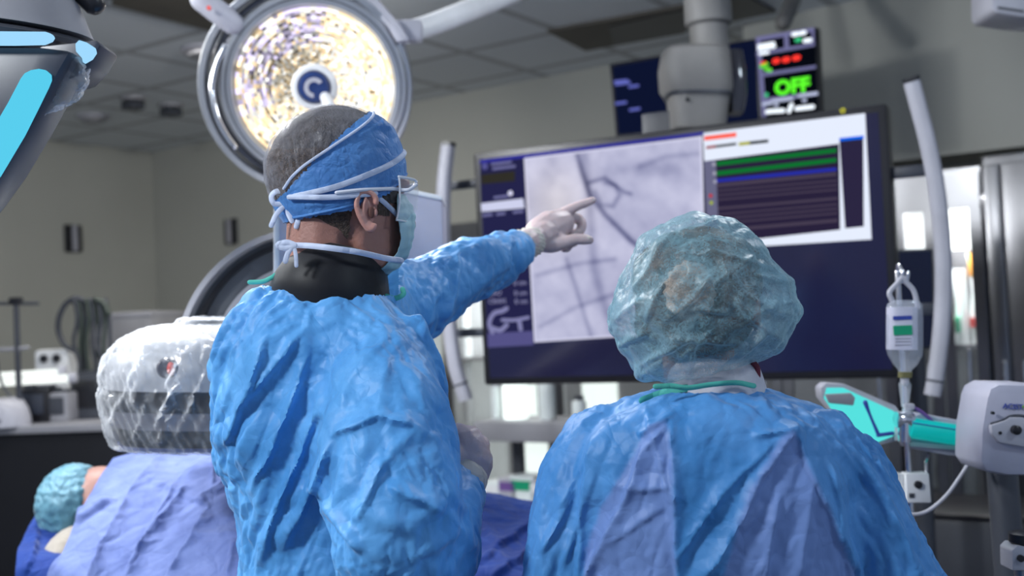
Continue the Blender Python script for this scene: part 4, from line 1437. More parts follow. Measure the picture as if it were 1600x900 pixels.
# bench knob lower right
kn_ = empty('table_clamp', P(1595, 905, 1.9), 'small chrome table clamp with black top knob in the lower right corner', 'clamp')
obj('clamp_body', slab([(1581, 860), (1590, 852), (1625, 856), (1625, 892), (1582, 892)], 1.9, .05), M['lgrey'], kn_, bevel=.004)
obj('black_knob', lathe(P(1597, 846, 1.92), UP, [(-.008, .014), (0, .022), (.014, .022), (.018, .012)]), M['black'], kn_)
obj('port', lathe(P(1594, 872, 1.9), -FW, [(0, .006), (.005, .006)], 14), M['black'], kn_)
obj('stem', tube([P(1598, 892, 1.92), np.array([*P(1598, 892, 1.92)[:2], .05])], .014), M['steel'], kn_)
obj('foot', lathe(np.array([*P(1598, 892, 1.92)[:2], 0]), EZ, [(0, .1), (.03, .09), (.05, .03)]), M['dark'], kn_)
# dark low trolley behind right hand equipment
t = empty('low_trolley', C0+EU*5.3+EV*1.6, 'low dark equipment trolley behind the injector at right', 'trolley')
q0, z0_ = hv(1470, 800, 1.5)
q1, _ = hv(1600, 800, 1.5)
obj('body', rbox(q0-.2, q1+.4, 1.1, 1.5, .12, z0_-.02), M['dark'], t, bevel=.02)
obj('top_tray', rbox(q0-.22, q1+.42, 1.08, 1.52, z0_-.02, z0_), M['black'], t, bevel=.006)
for s in (q0-.1, q1+.3):
    obj('caster', lathe(rm(s, 1.3, .06), EU, [(-.02, .06), (.02, .06)]), M['black'], t)
# corner device at the top right
t = empty('ceiling_camera', P(1590, 0, 3.2), 'white ceiling-mounted device cut by the top right corner', 'camera')
obj('housing', slab([(1549, -40), (1550, 12), (1556, 20), (1600, 27), (1640, 30), (1640, -40)], 3.2, .15), M['lgrey'], t, bevel=.012)
obj('dark_slot', slab([(1560, 10), (1600, 16), (1600, 19), (1560, 13)], 3.195, .01), M['dark'], t)
q = P(1600, -30, 3.27)
obj('mount', tube([q, np.array([q[0], q[1], 3.0])], .03), M['lgrey'], t)
# navy side screen right of the monitor
t = empty('side_panel_screen', P(1425, 480, 3.6), 'dark navy panel behind the right screen handle', 'screen')
obj('housing', slab([(1398, 390), (1458, 388), (1462, 545), (1402, 550)], 3.6, .05), M['dark'], t, bevel=.008)
obj('glass', slab([(1401, 394), (1455, 392), (1459, 541), (1404, 545)], 3.598, .006), mat('navy_glass', (.01, .015, .06), .2), t)
q = P(1430, 545, 3.63)
obj('support', tube([q, np.array([q[0], q[1], 0.0])], .03), M['dark'], t)

# ================================================================== CLOTH AND SKIN MATERIALS
def cloth(name, col, col2=None, rough=.42, spec=.5, fine=900, sss=.0, sheen=.15, trans=.12, crush=((600, .12),), crease=((7, .5), (19, .35)), attr=None):
    """thin non-woven cloth: fibres, small crush marks, a little light through it"""
    m = bpy.data.materials.new(name)
    m.use_nodes = True
    nt = m.node_tree
    b = nt.nodes['Principled BSDF']
    b.inputs['Roughness'].default_value = rough
    b.inputs['Specular IOR Level'].default_value = spec
    b.inputs['Sheen Weight'].default_value = sheen
    b.inputs['Sheen Roughness'].default_value = .4
    tc = nt.nodes.new('ShaderNodeTexCoord')
    n1 = nt.nodes.new('ShaderNodeTexNoise')
    n1.inputs['Scale'].default_value = 9
    n1.inputs['Detail'].default_value = 8
    n1.inputs['Roughness'].default_value = .65
    nt.links.new(tc.outputs['Object'], n1.inputs['Vector'])
    r = nt.nodes.new('ShaderNodeValToRGB')
    r.color_ramp.elements[0].position = .35
    r.color_ramp.elements[1].position = .68
    r.color_ramp.elements[0].color = (*[c*.86 for c in col], 1)
    r.color_ramp.elements[1].color = (*(col2 or [min(1, c*1.12) for c in col]), 1)
    nt.links.new(n1.outputs['Fac'], r.inputs['Fac'])
    src = r.outputs['Color']
    if attr:
        at = nt.nodes.new('ShaderNodeAttribute')
        at.attribute_name = 'layer'
        mx = nt.nodes.new('ShaderNodeMix')
        mx.data_type = 'RGBA'
        nt.links.new(at.outputs['Fac'], mx.inputs[0])
        nt.links.new(src, mx.inputs[6])
        mx.inputs[7].default_value = (*attr, 1)
        src = mx.outputs[2]
    nt.links.new(src, b.inputs['Base Color'])
    last = None
    wn = nt.nodes.new('ShaderNodeTexNoise')
    wn.inputs['Scale'].default_value = 11
    nt.links.new(tc.outputs['Object'], wn.inputs['Vector'])
    wa = nt.nodes.new('ShaderNodeVectorMath')
    wa.operation = 'MULTIPLY_ADD'
    wa.inputs[1].default_value = (.07, .07, .07)
    nt.links.new(wn.outputs['Color'], wa.inputs[0])
    nt.links.new(tc.outputs['Object'], wa.inputs[2])
    for sc_, st in crease:
        vo = nt.nodes.new('ShaderNodeTexVoronoi')
        vo.feature = 'DISTANCE_TO_EDGE'
        vo.inputs['Scale'].default_value = sc_
        nt.links.new(wa.outputs[0], vo.inputs['Vector'])
        mn = nt.nodes.new('ShaderNodeMath')
        mn.operation = 'MINIMUM'
        mn.inputs[1].default_value = .22
        nt.links.new(vo.outputs['Distance'], mn.inputs[0])
        bp = nt.nodes.new('ShaderNodeBump')
        bp.inputs['Strength'].default_value = st
        bp.inputs['Distance'].default_value = .35/sc_
        nt.links.new(mn.outputs[0], bp.inputs['Height'])
        if last: nt.links.new(last.outputs['Normal'], bp.inputs['Normal'])
        last = bp
    for sc_, st in crush:
        nn = nt.nodes.new('ShaderNodeTexNoise')
        nn.inputs['Scale'].default_value = sc_
        nn.inputs['Detail'].default_value = 3
        nn.inputs['Distortion'].default_value = .6
        nt.links.new(tc.outputs['Object'], nn.inputs['Vector'])
        bp = nt.nodes.new('ShaderNodeBump')
        bp.inputs['Strength'].default_value = st
        bp.inputs['Distance'].default_value = .25/sc_
        nt.links.new(nn.outputs['Fac'], bp.inputs['Height'])
        if last: nt.links.new(last.outputs['Normal'], bp.inputs['Normal'])
        last = bp
    nt.links.new(last.outputs['Normal'], b.inputs['Normal'])
    if trans:
        tl = nt.nodes.new('ShaderNodeBsdfTranslucent')
        nt.links.new(src, tl.inputs['Color'])
        nt.links.new(last.outputs['Normal'], tl.inputs['Normal'])
        ms = nt.nodes.new('ShaderNodeMixShader')
        ms.inputs[0].default_value = trans
        nt.links.new(b.outputs[0], ms.inputs[1])
        nt.links.new(tl.outputs[0], ms.inputs[2])
        nt.links.new(ms.outputs[0], nt.nodes['Material Output'].inputs[0])
    return m


GB = (.085, .36, .82)
M['gown'] = cloth('gown_blue', GB, (.14, .45, .90), rough=.5, spec=.4, crease=((9, .3), (24, .25)))
M['gown2'] = cloth('gown_blue_back', (.065, .30, .72), (.12, .38, .82), rough=.5, spec=.4, attr=(.20, .33, .70), crease=((9, .3), (24, .25)))
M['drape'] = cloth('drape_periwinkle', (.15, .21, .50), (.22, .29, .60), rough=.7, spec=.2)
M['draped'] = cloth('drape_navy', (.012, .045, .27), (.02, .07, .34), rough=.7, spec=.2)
M['mint'] = cloth('mint_binding', (.10, .55, .46), rough=.6, spec=.3)
M['collar'] = cloth('black_collar', (.006, .007, .011), rough=.55, spec=.35, trans=0, crease=((6, .15),))
M['capblue'] = cloth('cap_blue', (.065, .23, .62), (.11, .32, .72), rough=.55, crush=((120, .35), (500, .2)), crease=((40, .5), (90, .4)))
M['strap'] = cloth('white_tape', (.62, .70, .90), rough=.6)
M['mask'] = cloth('mask_cyan', (.42, .70, .80), (.55, .80, .88), rough=.6)
M['glove'] = mat('latex_glove', (.64, .51, .52), .42, sss=.25, bump=[(60, .12), (300, .08)], vary=(12, .08))
M['cuff'] = cloth('cream_cuff', (.72, .68, .62), rough=.7)
M['skin'] = mat('skin', (.36, .18, .145), .45, sss=.2, bump=[(180, .12), (600, .1)], vary=(14, .14))
M['hair'] = mat('hair_dark', (.05, .038, .03), .6, bump=[(400, .5)], vary=(300, .6))
M['shoe'] = M['black']


def fiber_cap(name, ca_, cb_, a0, a1, scale=(1, 1, 1), rough=.35):
    """sheer spun cap fabric: semi-transparent with stray fibres"""
    m = cloth(name, ca_, cb_, rough=rough, trans=.25, crush=((420, .2),), crease=((14, .5), (35, .35)))
    nt = m.node_tree
    out = nt.nodes['Material Output']
    src = out.inputs[0].links[0].from_socket
    mx = nt.nodes.new('ShaderNodeMixShader')
    tr = nt.nodes.new('ShaderNodeBsdfTransparent')
    tc = nt.nodes.new('ShaderNodeTexCoord')
    mp = nt.nodes.new('ShaderNodeMapping')
    mp.inputs['Scale'].default_value = scale
    nt.links.new(tc.outputs['Object'], mp.inputs['Vector'])
    n = nt.nodes.new('ShaderNodeTexNoise')
    n.inputs['Scale'].default_value = 120
    n.inputs['Detail'].default_value = 4
    n.inputs['Distortion'].default_value = 2.5
    nt.links.new(mp.outputs[0], n.inputs['Vector'])
    n2 = nt.nodes.new('ShaderNodeTexNoise')
    n2.inputs['Scale'].default_value = 14
    n2.inputs['Detail'].default_value = 5
    n2.inputs['Distortion'].default_value = 1.0
    nt.links.new(tc.outputs['Object'], n2.inputs['Vector'])
    ad = nt.nodes.new('ShaderNodeMath')
    ad.operation = 'ADD'
    nt.links.new(n.outputs['Fac'], ad.inputs[0])
    nt.links.new(n2.outputs['Fac'], ad.inputs[1])
    lw = nt.nodes.new('ShaderNodeLayerWeight')
    lw.inputs['Blend'].default_value = .4
    ad2 = nt.nodes.new('ShaderNodeMath')
    ad2.operation = 'MULTIPLY_ADD'
    ad2.inputs[1].default_value = .55
    nt.links.new(lw.outputs['Facing'], ad2.inputs[0])
    nt.links.new(ad.outputs[0], ad2.inputs[2])
    rp = nt.nodes.new('ShaderNodeMapRange')
    rp.inputs[1].default_value = .75; rp.inputs[2].default_value = 1.5
    rp.inputs[3].default_value = a0; rp.inputs[4].default_value = a1
    nt.links.new(ad2.outputs[0], rp.inputs[0])
    nt.links.new(rp.outputs[0], mx.inputs[0])
    nt.links.new(tr.outputs[0], mx.inputs[1])
    nt.links.new(src, mx.inputs[2])
    nt.links.new(mx.outputs[0], out.inputs[0])
    return m


M['bouffant'] = fiber_cap('bouffant_sheer', (.30, .58, .70), (.45, .72, .84), .10, .80)
M['crown'] = fiber_cap('cap_crown_sheer', (.30, .31, .38), (.50, .51, .58), .0, .46, scale=(1, 1, .25))

# ================================================================== TABLE, PATIENT, DRAPES
tb = empty('operating_table', (-.35, 2.5, 0), 'operating table under navy sheets behind the surgeon', 'operating table')
obj('pedestal', box((-.35, 2.55, .42), (.4, .3, .84), np.eye(3)), M['steel'], tb, bevel=.02)
obj('foot_plate', box((-.35, 2.55, .03), (.8, .5, .06), np.eye(3)), M['dark'], tb, bevel=.01)
obj('table_top', box((-.40, 2.52, .89), (1.9, .56, .06), np.eye(3)), M['steel'], tb, bevel=.01)
obj('mattress', box((-.40, 2.52, .945), (1.88, .54, .05), np.eye(3)), M['dark'], tb, bevel=.015)


def sheet(ctrl, nu, nv, growth, seedamp, lines=(), it=60, kb=.3, sc=8, thick=None, kn=.012, pin=True, sd=1):
    """control grid of (px,py,depth) -> smooth sheet with folds"""
    G = np.array([[P(*c) for c in row] for row in ctrl])
    A = np.array([catmull(r, max(1, nu//(len(r)-1))) for r in G])
    B = np.array([catmull(A[:, i], max(1, nv//(len(G)-1))) for i in range(A.shape[1])])
    B = B.transpose(1, 0, 2)
    h, w = B.shape[:2]
    v = B.reshape(-1, 3)
    f = [(j*w+i, j*w+i+1, (j+1)*w+i+1, (j+1)*w+i) for j in range(h-1) for i in range(w-1)]
    T = tris_of(f)
    n = normals(v, T)
    if (n@FW).mean() > 0:
        T = T[:, ::-1]
        n = -n
    x = crumple(v, T, growth, it, kb, kn, seed=n*(seedamp*vnoise(v, sc, 2, sd))[:, None])
    x, T = subdivide(x, T)
    n = snormals(x, T, 6)
    x = x+folds(x, n, lines, front=False)
    return x, T


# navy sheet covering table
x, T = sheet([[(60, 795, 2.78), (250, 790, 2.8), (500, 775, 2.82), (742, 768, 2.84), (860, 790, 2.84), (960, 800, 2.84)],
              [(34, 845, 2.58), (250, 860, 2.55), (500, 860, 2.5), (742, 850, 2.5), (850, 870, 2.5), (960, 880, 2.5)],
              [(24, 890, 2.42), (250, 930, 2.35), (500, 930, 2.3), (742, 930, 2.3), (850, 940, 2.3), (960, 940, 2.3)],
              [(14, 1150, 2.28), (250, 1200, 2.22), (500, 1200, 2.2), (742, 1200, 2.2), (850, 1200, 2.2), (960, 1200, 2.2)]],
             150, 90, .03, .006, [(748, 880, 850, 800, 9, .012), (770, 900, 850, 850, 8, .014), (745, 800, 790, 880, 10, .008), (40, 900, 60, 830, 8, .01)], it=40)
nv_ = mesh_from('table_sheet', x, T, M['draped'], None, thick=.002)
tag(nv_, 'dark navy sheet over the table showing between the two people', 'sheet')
# patient
pt = empty('person', P(180, 830, 2.66), 'patient lying under drapes with a light blue cap', 'person')
hc_ = P(137, 784, 2.72)
bd = [ell(hc_+np.array([.03, 0, 0]), (.10, .085, .085)), ell(hc_+np.array([.075, .0, .045]), (.03, .035, .03)),
      tube([hc_+np.array([.08, 0, -.03]), hc_+np.array([.2, 0, -.06])], .055)]
bd += [tube([hc_+np.array([.2, 0, -.09]), hc_+np.array([.35, 0, -.09]), hc_+np.array([.7, 0, -.11]), hc_+np.array([.85, 0, -.12])], [.09, .12, .11, .11], flat=(np.array([0, 0, 1.]), .75)),
       tube([hc_+np.array([.85, -.08, -.14]), hc_+np.array([1.3, -.08, -.18])], [.06, .045]), tube([hc_+np.array([.85, .08, -.14]), hc_+np.array([1.3, .08, -.18])], [.06, .045]),
       ell(hc_+np.array([.045, -.086, -.005]), (.018, .008, .026)), ell(hc_+np.array([.105, -.02, .068]), (.02, .014, .022)), ell(hc_+np.array([.125, 0, .05]), (.018, .025, .012))]
v, q = voxel_union(bd, .008)
Eg, _ = edges_of(tris_of(q))
mesh_from('body', smooth(v, Eg, 3), q, M['skin'], pt)
pc = [ell(hc_+np.array([-.030, -.005, -.005]), (.088, .098, .098))]
v, q = voxel_union(pc, .006)
T = tris_of(q); n = normals(v, T)
x = crumple(v, T, .10, 60, .3, .01, seed=n*(.005*vnoise(v, 12, 2, 5))[:, None])
M['pcap'] = cloth('patient_cap_cyan', (.12, .33, .44), (.20, .42, .54), rough=.5)
mesh_from('bouffant_cap', x, T, M['pcap'], pt)
# light pillow edge
pw = [ell(P(124, 866, 2.62), (.065, .16, .07)), ell(P(110, 910, 2.60), (.07, .16, .07))]
v, q = voxel_union(pw, .012)
M['pillow'] = cloth('pillow_cream', (.42, .38, .33), rough=.8)
tag(mesh_from('pillow', v, q, M['pillow'], None), 'cream pillow edge under the patient drape', 'pillow')
x, T = sheet([[(28, 905, 2.50), (40, 860, 2.52), (62, 832, 2.54), (100, 820, 2.56)], [(28, 990, 2.40), (60, 960, 2.40), (90, 940, 2.42), (130, 930, 2.44)]], 50, 50, .03, .004, it=20)
# main drape
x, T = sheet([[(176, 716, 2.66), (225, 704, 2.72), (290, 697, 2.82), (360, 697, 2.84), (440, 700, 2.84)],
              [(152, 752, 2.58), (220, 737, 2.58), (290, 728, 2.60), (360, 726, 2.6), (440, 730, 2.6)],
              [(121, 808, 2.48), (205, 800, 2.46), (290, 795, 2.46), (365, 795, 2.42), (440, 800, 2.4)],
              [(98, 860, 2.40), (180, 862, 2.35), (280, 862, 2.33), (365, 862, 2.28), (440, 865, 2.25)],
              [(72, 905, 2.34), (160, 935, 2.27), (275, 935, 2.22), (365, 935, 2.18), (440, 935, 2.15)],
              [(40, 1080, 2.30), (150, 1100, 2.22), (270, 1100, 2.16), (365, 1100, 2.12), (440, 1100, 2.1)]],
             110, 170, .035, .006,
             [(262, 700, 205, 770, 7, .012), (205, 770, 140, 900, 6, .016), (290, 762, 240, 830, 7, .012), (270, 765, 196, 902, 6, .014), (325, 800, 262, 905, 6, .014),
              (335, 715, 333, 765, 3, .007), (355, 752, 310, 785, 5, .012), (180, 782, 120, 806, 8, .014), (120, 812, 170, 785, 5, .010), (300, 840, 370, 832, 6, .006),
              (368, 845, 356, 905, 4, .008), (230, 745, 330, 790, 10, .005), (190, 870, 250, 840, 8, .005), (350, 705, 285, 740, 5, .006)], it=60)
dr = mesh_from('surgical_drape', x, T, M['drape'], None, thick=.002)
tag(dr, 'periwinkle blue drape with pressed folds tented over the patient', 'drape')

# ================================================================== SURGEON (pointing)
S = empty('person', (P(520, 600, 1.75)[0], P(520, 600, 1.75)[1], 0), 'surgeon in blue gown and tied cap pointing at the screen', 'person')
DS = 1.75
KS = DS/FPX
yaw = math.radians(22)                          # face looks right and a little away
HXv = RT*math.cos(yaw)+np.array([0, 1, 0])*math.sin(yaw)
HYv = np.cross(EZ, HXv); HYv /= np.linalg.norm(HYv)      # towards the person's left (away)
HZv = UP.copy()
EAR = P(572, 333, DS-.075)
HO = EAR+HYv*.075                               # head origin: between the ears
def hl(x, y, z): return HO+HXv*x+HYv*y+HZv*z
cs = 1/math.cos(yaw)


def head_rings(ex=0.0, secs=None, n=40):
    R_ = []
    for z, xb, xf, hw in secs:
        c = (xb+xf)/2; a = (xf-xb)/2+ex
        R_.append([hl(c+a*math.cos(t), (hw+ex)*math.sin(t)*(1 if math.cos(t) < 0 else (1-.18*math.cos(t)**2)), z) for t in np.linspace(0, 2*math.pi, n, endpoint=False)])
    return R_


HS = [(-.080, .018, .054, .018), (-.073, .002, .060, .034), (-.055, -.018, .068, .050), (-.035, -.070, .072, .058), (-.015, -.095, .074, .066),
      (.005, -.110, .074, .071), (.03, -.124, .072, .075), (.055, -.132, .075, .077), (.085, -.133, .075, .077), (.115, -.122, .068, .073),
      (.14, -.103, .056, .063), (.158, -.078, .030, .046), (.169, -.050, .002, .025), (.172, -.035, -.015, .010)]
HS = [(z, xb, xf, hw) for z, xb, xf, hw in HS]


def hp(x, y):
    """local head coordinates (x forward, z up) from picture position on the near side"""
    return (x-572)*KS*cs, (333-y)*KS


nose = tube([hl(.070, 0, .035), hl(.080, 0, .012), hl(.088, 0, -.006)], [.009, .011, .013])
lips = ell(hl(.073, 0, -.035), (.012, .024, .012), np.array([HXv, HYv, HZv]))
chin = ell(hl(.048, 0, -.068), (.022, .026, .018), np.array([HXv, HYv, HZv]))
brow = [tube([hl(.066, s*.045, .052), hl(.076, s*.02, .055), hl(.076, 0, .05)], .009) for s in (-1, 1)]
jaw = [tube([hl(-.005, s*.052, -.02), hl(.006, s*.046, -.056), hl(.040, s*.024, -.070)], [.014, .013, .014]) for s in (-1, 1)]
def arm_s(pts): 
    return [P(*p) for p in pts]
SHR = (572, 545, 1.66)      # near (right) shoulder
body = [loft(head_rings(0, HS)), nose, lips, chin]+brow+jaw
body += [tube([hl(-.045, 0, .0), hl(-.050, 0, -.06), hl(-.054, .01, -.12), P(520, 500, 1.80)], [.060, .057, .058, .06])]
tors = [(515, 470, 1.80, .11, .08), (510, 520, 1.80, .15, .10), (505, 600, 1.80, .145, .11), (510, 700, 1.80, .12, .10), (520, 820, 1.80, .115, .10), (525, 900, 1.8, .115, .11)]
body += [loft([[P(x, y, d)+RT*a*math.cos(t)+np.array([0, 1, 0])*b*math.sin(t) for t in np.linspace(0, 6.2832, 28, endpoint=False)] for x, y, d, a, b in tors])]
hipz = P(515, 900, 1.8)
# legs and feet down to the floor
for s in (-1, 1):
    hx_ = np.array([hipz[0]+s*.04, hipz[1]+s*.07, 0])
    body += [tube([hx_+RT*.02+EZ*(hipz[2]-.02), hx_+EZ*.52, hx_+EZ*.10], [.07, .06, .045])]
    body += [tube([hx_+EZ*.045, hx_+EZ*.045+RT*.17], [.045, .038])]
# arms inside the sleeves
body += [tube(arm_s([(560, 530, 1.68), (590, 680, 1.60), (615, 835, 1.53), (675, 790, 1.61), (728, 745, 1.69)]), [.05, .046, .04, .028, .022])]
body += [tube(arm_s([(590, 530, 1.84), (690, 460, 1.98), (745, 420, 2.06), (800, 390, 2.16), (836, 375, 2.22)]), [.036, .040, .036, .024, .020])]
v, q = voxel_union(body, .0055)
Eg, _ = edges_of(tris_of(q))
v = smooth(v, Eg, 4, taubin=True)
mesh_from('body', v, q, M['skin'], S)
# ear
def ear(parent, side):
    o_ = lambda x, z, y=0: hl((x-572)*KS*cs, side*(.0735+y), (333-z)*KS)
    if side < 0:
        pts = [(563, 318), (562, 310), (568, 304), (578, 303), (585, 309), (587, 320), (584, 332), (582, 345), (577, 355), (570, 359), (564, 354)]
        pts = [(1146-x, y) for x, y in [(x, y) for x, y in pts]]
        pts = [(590-(x-566), y) if False else (x, y) for x, y in pts]
        pts = [(584, 318), (582, 309), (574, 303), (564, 304), (558, 311), (556, 322), (559, 335), (564, 346), (569, 354), (576, 358), (581, 353)]
    else:
        pts = [(581, 318), (560, 305), (556, 330), (565, 355)]
    rim = tube([o_(x, y, .012) for x, y in pts], [.0045]*(len(pts)-2)+[.006, .005], seg=10)
    bowl = ell(o_(573, 330, .004), (.013, .006, .024), np.array([HXv, HYv, HZv]))
    anti = tube([o_(569, 312, .012), o_(566, 325, .012), o_(567, 340, .012), o_(573, 349, .010)], .003, seg=8)
    trag = ell(o_(583, 333, .010), (.004, .004, .007), np.array([HXv, HYv, HZv]))
    lobe = ell(o_(573, 353, .010), (.008, .005, .009), np.array([HXv, HYv, HZv]))
    v, q = voxel_union([rim, bowl, anti, trag, lobe], .0016)
    Eg, _ = edges_of(tris_of(q))
    mesh_from('ear', smooth(v, Eg, 3), q, M['ear'], parent)
    c = o_(577, 333, .0125)
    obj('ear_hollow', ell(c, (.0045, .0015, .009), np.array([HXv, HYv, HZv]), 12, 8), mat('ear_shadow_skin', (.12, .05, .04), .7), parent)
M['ear'] = mat('ear_skin', (.50, .26, .225), .4, sss=.3, bump=[(200, .1)], vary=(20, .12))
ear(S, -1)
# short hair at nape and sideburn: skull shell below the cap
def shell(ex, keepf, vox=.004, secs=HS, sm=2):
    v, q = voxel_union([loft(head_rings(ex, secs))], vox)
    T = tris_of(q)
    Eg, _ = edges_of(T)
    v = smooth(v, Eg, sm)
    lx, ly, lz = (v-HO)@HXv, (v-HO)@HYv, (v-HO)@HZv
    return v, T, keepf(lx, ly, lz), (lx, ly, lz)
def low_edge(x):      # lower edge of the cap band as a function of the forward coordinate
    return np.interp(x, [-.13, -.112, -.022, .036, .06, .09], [-.008, -.006, .010, .036, .056, .068])
M['stubble'] = mat('cropped_hair', (.10, .07, .055), .7, bump=[(500, .8), (150, .3)], vary=(260, .55))
v, T, kp, _ = shell(.002, lambda x, y, z: (x < .0-.35*(z+.03)-.02*0) & (z > -.050) & (z < .1) & ((x < -.02) | (z > .01)))
mesh_from('cropped_hair', v, T, M['stubble'], S, keep=kp)
v, T, kp, _ = shell(.0015, lambda x, y, z: (x > .02) & (x < .045) & (z > -.0) & (z < .06) & (abs(y) > .04))
mesh_from('sideburn_hair', v, T, M['stubble'], S, keep=kp)
# cap
v, T, kp, (lx, ly, lz) = shell(.006, lambda x, y, z: z > low_edge(x)-.004, vox=.0035)
# crown boundary runs from the top front to the low back
def crownside(lx, lz):
    p0, p1 = np.array(hp(597, 163)), np.array(hp(466, 300))
    d = p1-p0
    bow = .010
    t = np.clip(((lx-p0[0])*d[0]+(lz-p0[1])*d[1])/(d@d), 0, 1)
    s = ((lx-p0[0])*d[1]-(lz-p0[1])*d[0])/np.linalg.norm(d)
    return s-bow*4*t*(1-t)
side = crownside(lx, lz)
if side[np.argmin(lx)] < 0: side = -side; sgn = -1
else: sgn = 1
n = normals(v, T)
seed = n*(.0012*vnoise(v, 30, 2, 2))[:, None]
xb = crumple(v, T, .035, 40, .25, .02, seed=seed, w=np.where(side > 0, .2, 1.0), normal_in=.002)
xb = xb+n*.0025
n2 = normals(xb, T)
xb = xb+folds(xb, n2, [(592, 178, 616, 215, 5, .004), (575, 192, 612, 200, 4, .003), (560, 212, 600, 188, 4, .003), (520, 240, 560, 262, 5, .002), (500, 265, 520, 300, 5, .002),
                       (560, 300, 640, 250, 4, .0015), (475, 320, 530, 318, 4, .003), (480, 335, 560, 312, 3, .002)])
band_ = obj_band = mesh_from('cap_band', xb, T, M['capblue'], S, keep=kp & (side < .001))
xc = xb-n*.002
nc = normals(xc, T)
rs = random.Random(4)
xc = xc+folds(xc, nc, [(462+i*7, 296-i*2, 452+i*13+rs.uniform(-4, 4), 205-i*3+rs.uniform(0, 30), 3, .0035) for i in range(6)]+[(540, 155, 580, 166, 4, .003), (550, 170, 590, 178, 3, .002), (470, 210, 500, 190, 4, .002)])
mesh_from('cap_crown', xc, T, M['crown'], S, keep=kp & (side > -.003))
# dark hair under the sheer crown
v, T2, kp2, _ = shell(.0015, lambda x, y, z: (z > .02), vox=.005)
M['hairbrown'] = mat('grey_brown_hair', (.07, .06, .06), .6, bump=[(300, .5)], vary=(120, .55))
mesh_from('hair', v, T2, M['hairbrown'], S, keep=kp2)
bvh = BVHTree.FromPolygons([Vector(tuple(p)) for p in xb.tolist()], [tuple(map(int, t)) for t in T])
def on_cap(px, py, side_=-1, off=.0015, b=None):
    x, z = hp(px, py)
    o_ = hl(x, side_*.3, z)
    h = (b or bvh).ray_cast(Vector(tuple(o_)), Vector(tuple(-HYv*side_)))
    if h[0] is None: return None
    return np.array(h[0])+np.array(h[1])*0+HYv*side_*off
def strap(pts, wr, m, nm, parent, b=None, sides=(-1,), flatk=.3, off=.0015):
    for sd in sides:
        c = [on_cap(x, y, sd, off, b) for x, y in pts]
        c = [p for p in c if p is not None]
        if len(c) > 1:
            obj(nm, tube(np.array(c), wr, seg=8, sub=3, flat=(HYv, flatk)), m, parent)
def interp(pts, n=14):
    p = catmull(np.array([(x, y, 0) for x, y in pts]), 6)
    return [(a, b_) for a, b_, _ in p]
strap(interp([(598, 165), (585, 185), (562, 207), (520, 240), (488, 265), (472, 282), (463, 298)]), .0022, M['strap'], 'piping', S, flatk=.8, off=.0025, sides=(-1, 1))
strap(interp([(644, 226), (636, 236), (610, 256), (570, 278), (530, 296), (500, 305), (476, 310)]), .0045, M['strap'], 'upper_band_tape', S, sides=(-1, 1))
strap(interp([(646, 262), (628, 280), (605, 295), (550, 322), (500, 336), (470, 340)]), .0022, M['capblue'], 'cap_hem', S, flatk=.8, off=.0005)
# tie bow at the back of the cap
kb_ = P(461, 309, DS-.02)
def kp3(x, y, dz=0): return P(x, y, DS-.075+dz)
flatd = FW
def ribbon(nm, pts, w=.004, m='strap', parent=None, d0=0):
    obj(nm, tube([kp3(*p) for p in pts], w, seg=8, sub=5, flat=(FW, .3)), M[m], parent or S)
ribbon('bow_knot', [(456, 304), (466, 312)], .008)
ribbon('bow_loop', [(460, 308), (448, 300), (432, 299), (424, 307), (428, 318), (442, 318), (458, 311)])
ribbon('bow_loop', [(462, 306), (466, 300), (471, 303), (468, 316), (462, 310)])
ribbon('bow_tail', [(458, 311), (444, 322), (432, 335), (424, 352)])
ribbon('bow_tail', [(462, 312), (463, 325), (466, 340), (463, 354)])
ribbon('bow_tail', [(456, 311), (450, 330), (456, 345)])
# mask and its ties
skin_b = BVHTree.FromPolygons([Vector(tuple(p)) for p in voxel_union([loft(head_rings(.0, HS))], .005)[0].tolist()], [tuple(map(int, t)) for t in tris_of(voxel_union([loft(head_rings(.0, HS))], .005)[1])])
strap(interp([(470, 311), (500, 313), (530, 312), (558, 308), (584, 304)]), .0042, M['strap'], 'mask_tie', S, sides=(-1,), off=.006)
strap(interp([(583, 303), (600, 313), (614, 322), (627, 330)]), .0042, M['strap'], 'mask_tie', S, b=skin_b, off=.004)
def msec(z, xb, xf, hw): return (z, xb, xf, hw)
MS = [(.036, .060, .082, .034), (.022, .056, .092, .048), (.006, .054, .097, .056), (-.012, .056, .096, .058), (-.035, .060, .092, .056), (-.055, .056, .086, .052), (-.068, .046, .078, .046), (-.080, .034, .066, .038), (-.088, .034, .054, .026)]
R_ = []
for z, xb_, xf, hw in MS:
    R_.append([hl(xb_+(xf-xb_)*math.cos(t), hw*math.sin(t), z) for t in np.linspace(-math.pi/2, math.pi/2, 36)])
Vm = np.array([p for r in R_ for p in r])
w_ = 36
fm = [(j*w_+i, j*w_+i+1, (j+1)*w_+i+1, (j+1)*w_+i) for j in range(len(R_)-1) for i in range(w_-1)]
# refine
bmm = bmesh.new()
bv_ = [bmm.verts.new(tuple(p)) for p in Vm]
for f in fm: bmm.faces.new([bv_[i] for i in f])
bmesh.ops.subdivide_edges(bmm, edges=bmm.edges, cuts=3, use_grid_fill=True)
bmm.verts.index_update()
Vm = np.array([v.co[:] for v in bmm.verts]); Fm = [tuple(v.index for v in f.verts) for f in bmm.faces]
bmm.free()
Tm = tris_of(Fm)
nm_ = normals(Vm, Tm)
if ((nm_@HXv).mean()) < 0: Tm = Tm[:, ::-1]; nm_ = -nm_
xm = crumple(Vm, Tm, .04, 40, .3, .02, seed=nm_*(.0015*vnoise(Vm, 25, 2, 1)+.002*np.sin((Vm-HO)@HZv*6.28/.016))[:, None], normal_in=.002)
mesh_from('surgical_mask', xm, Tm, M['mask'], S, thick=.0012)
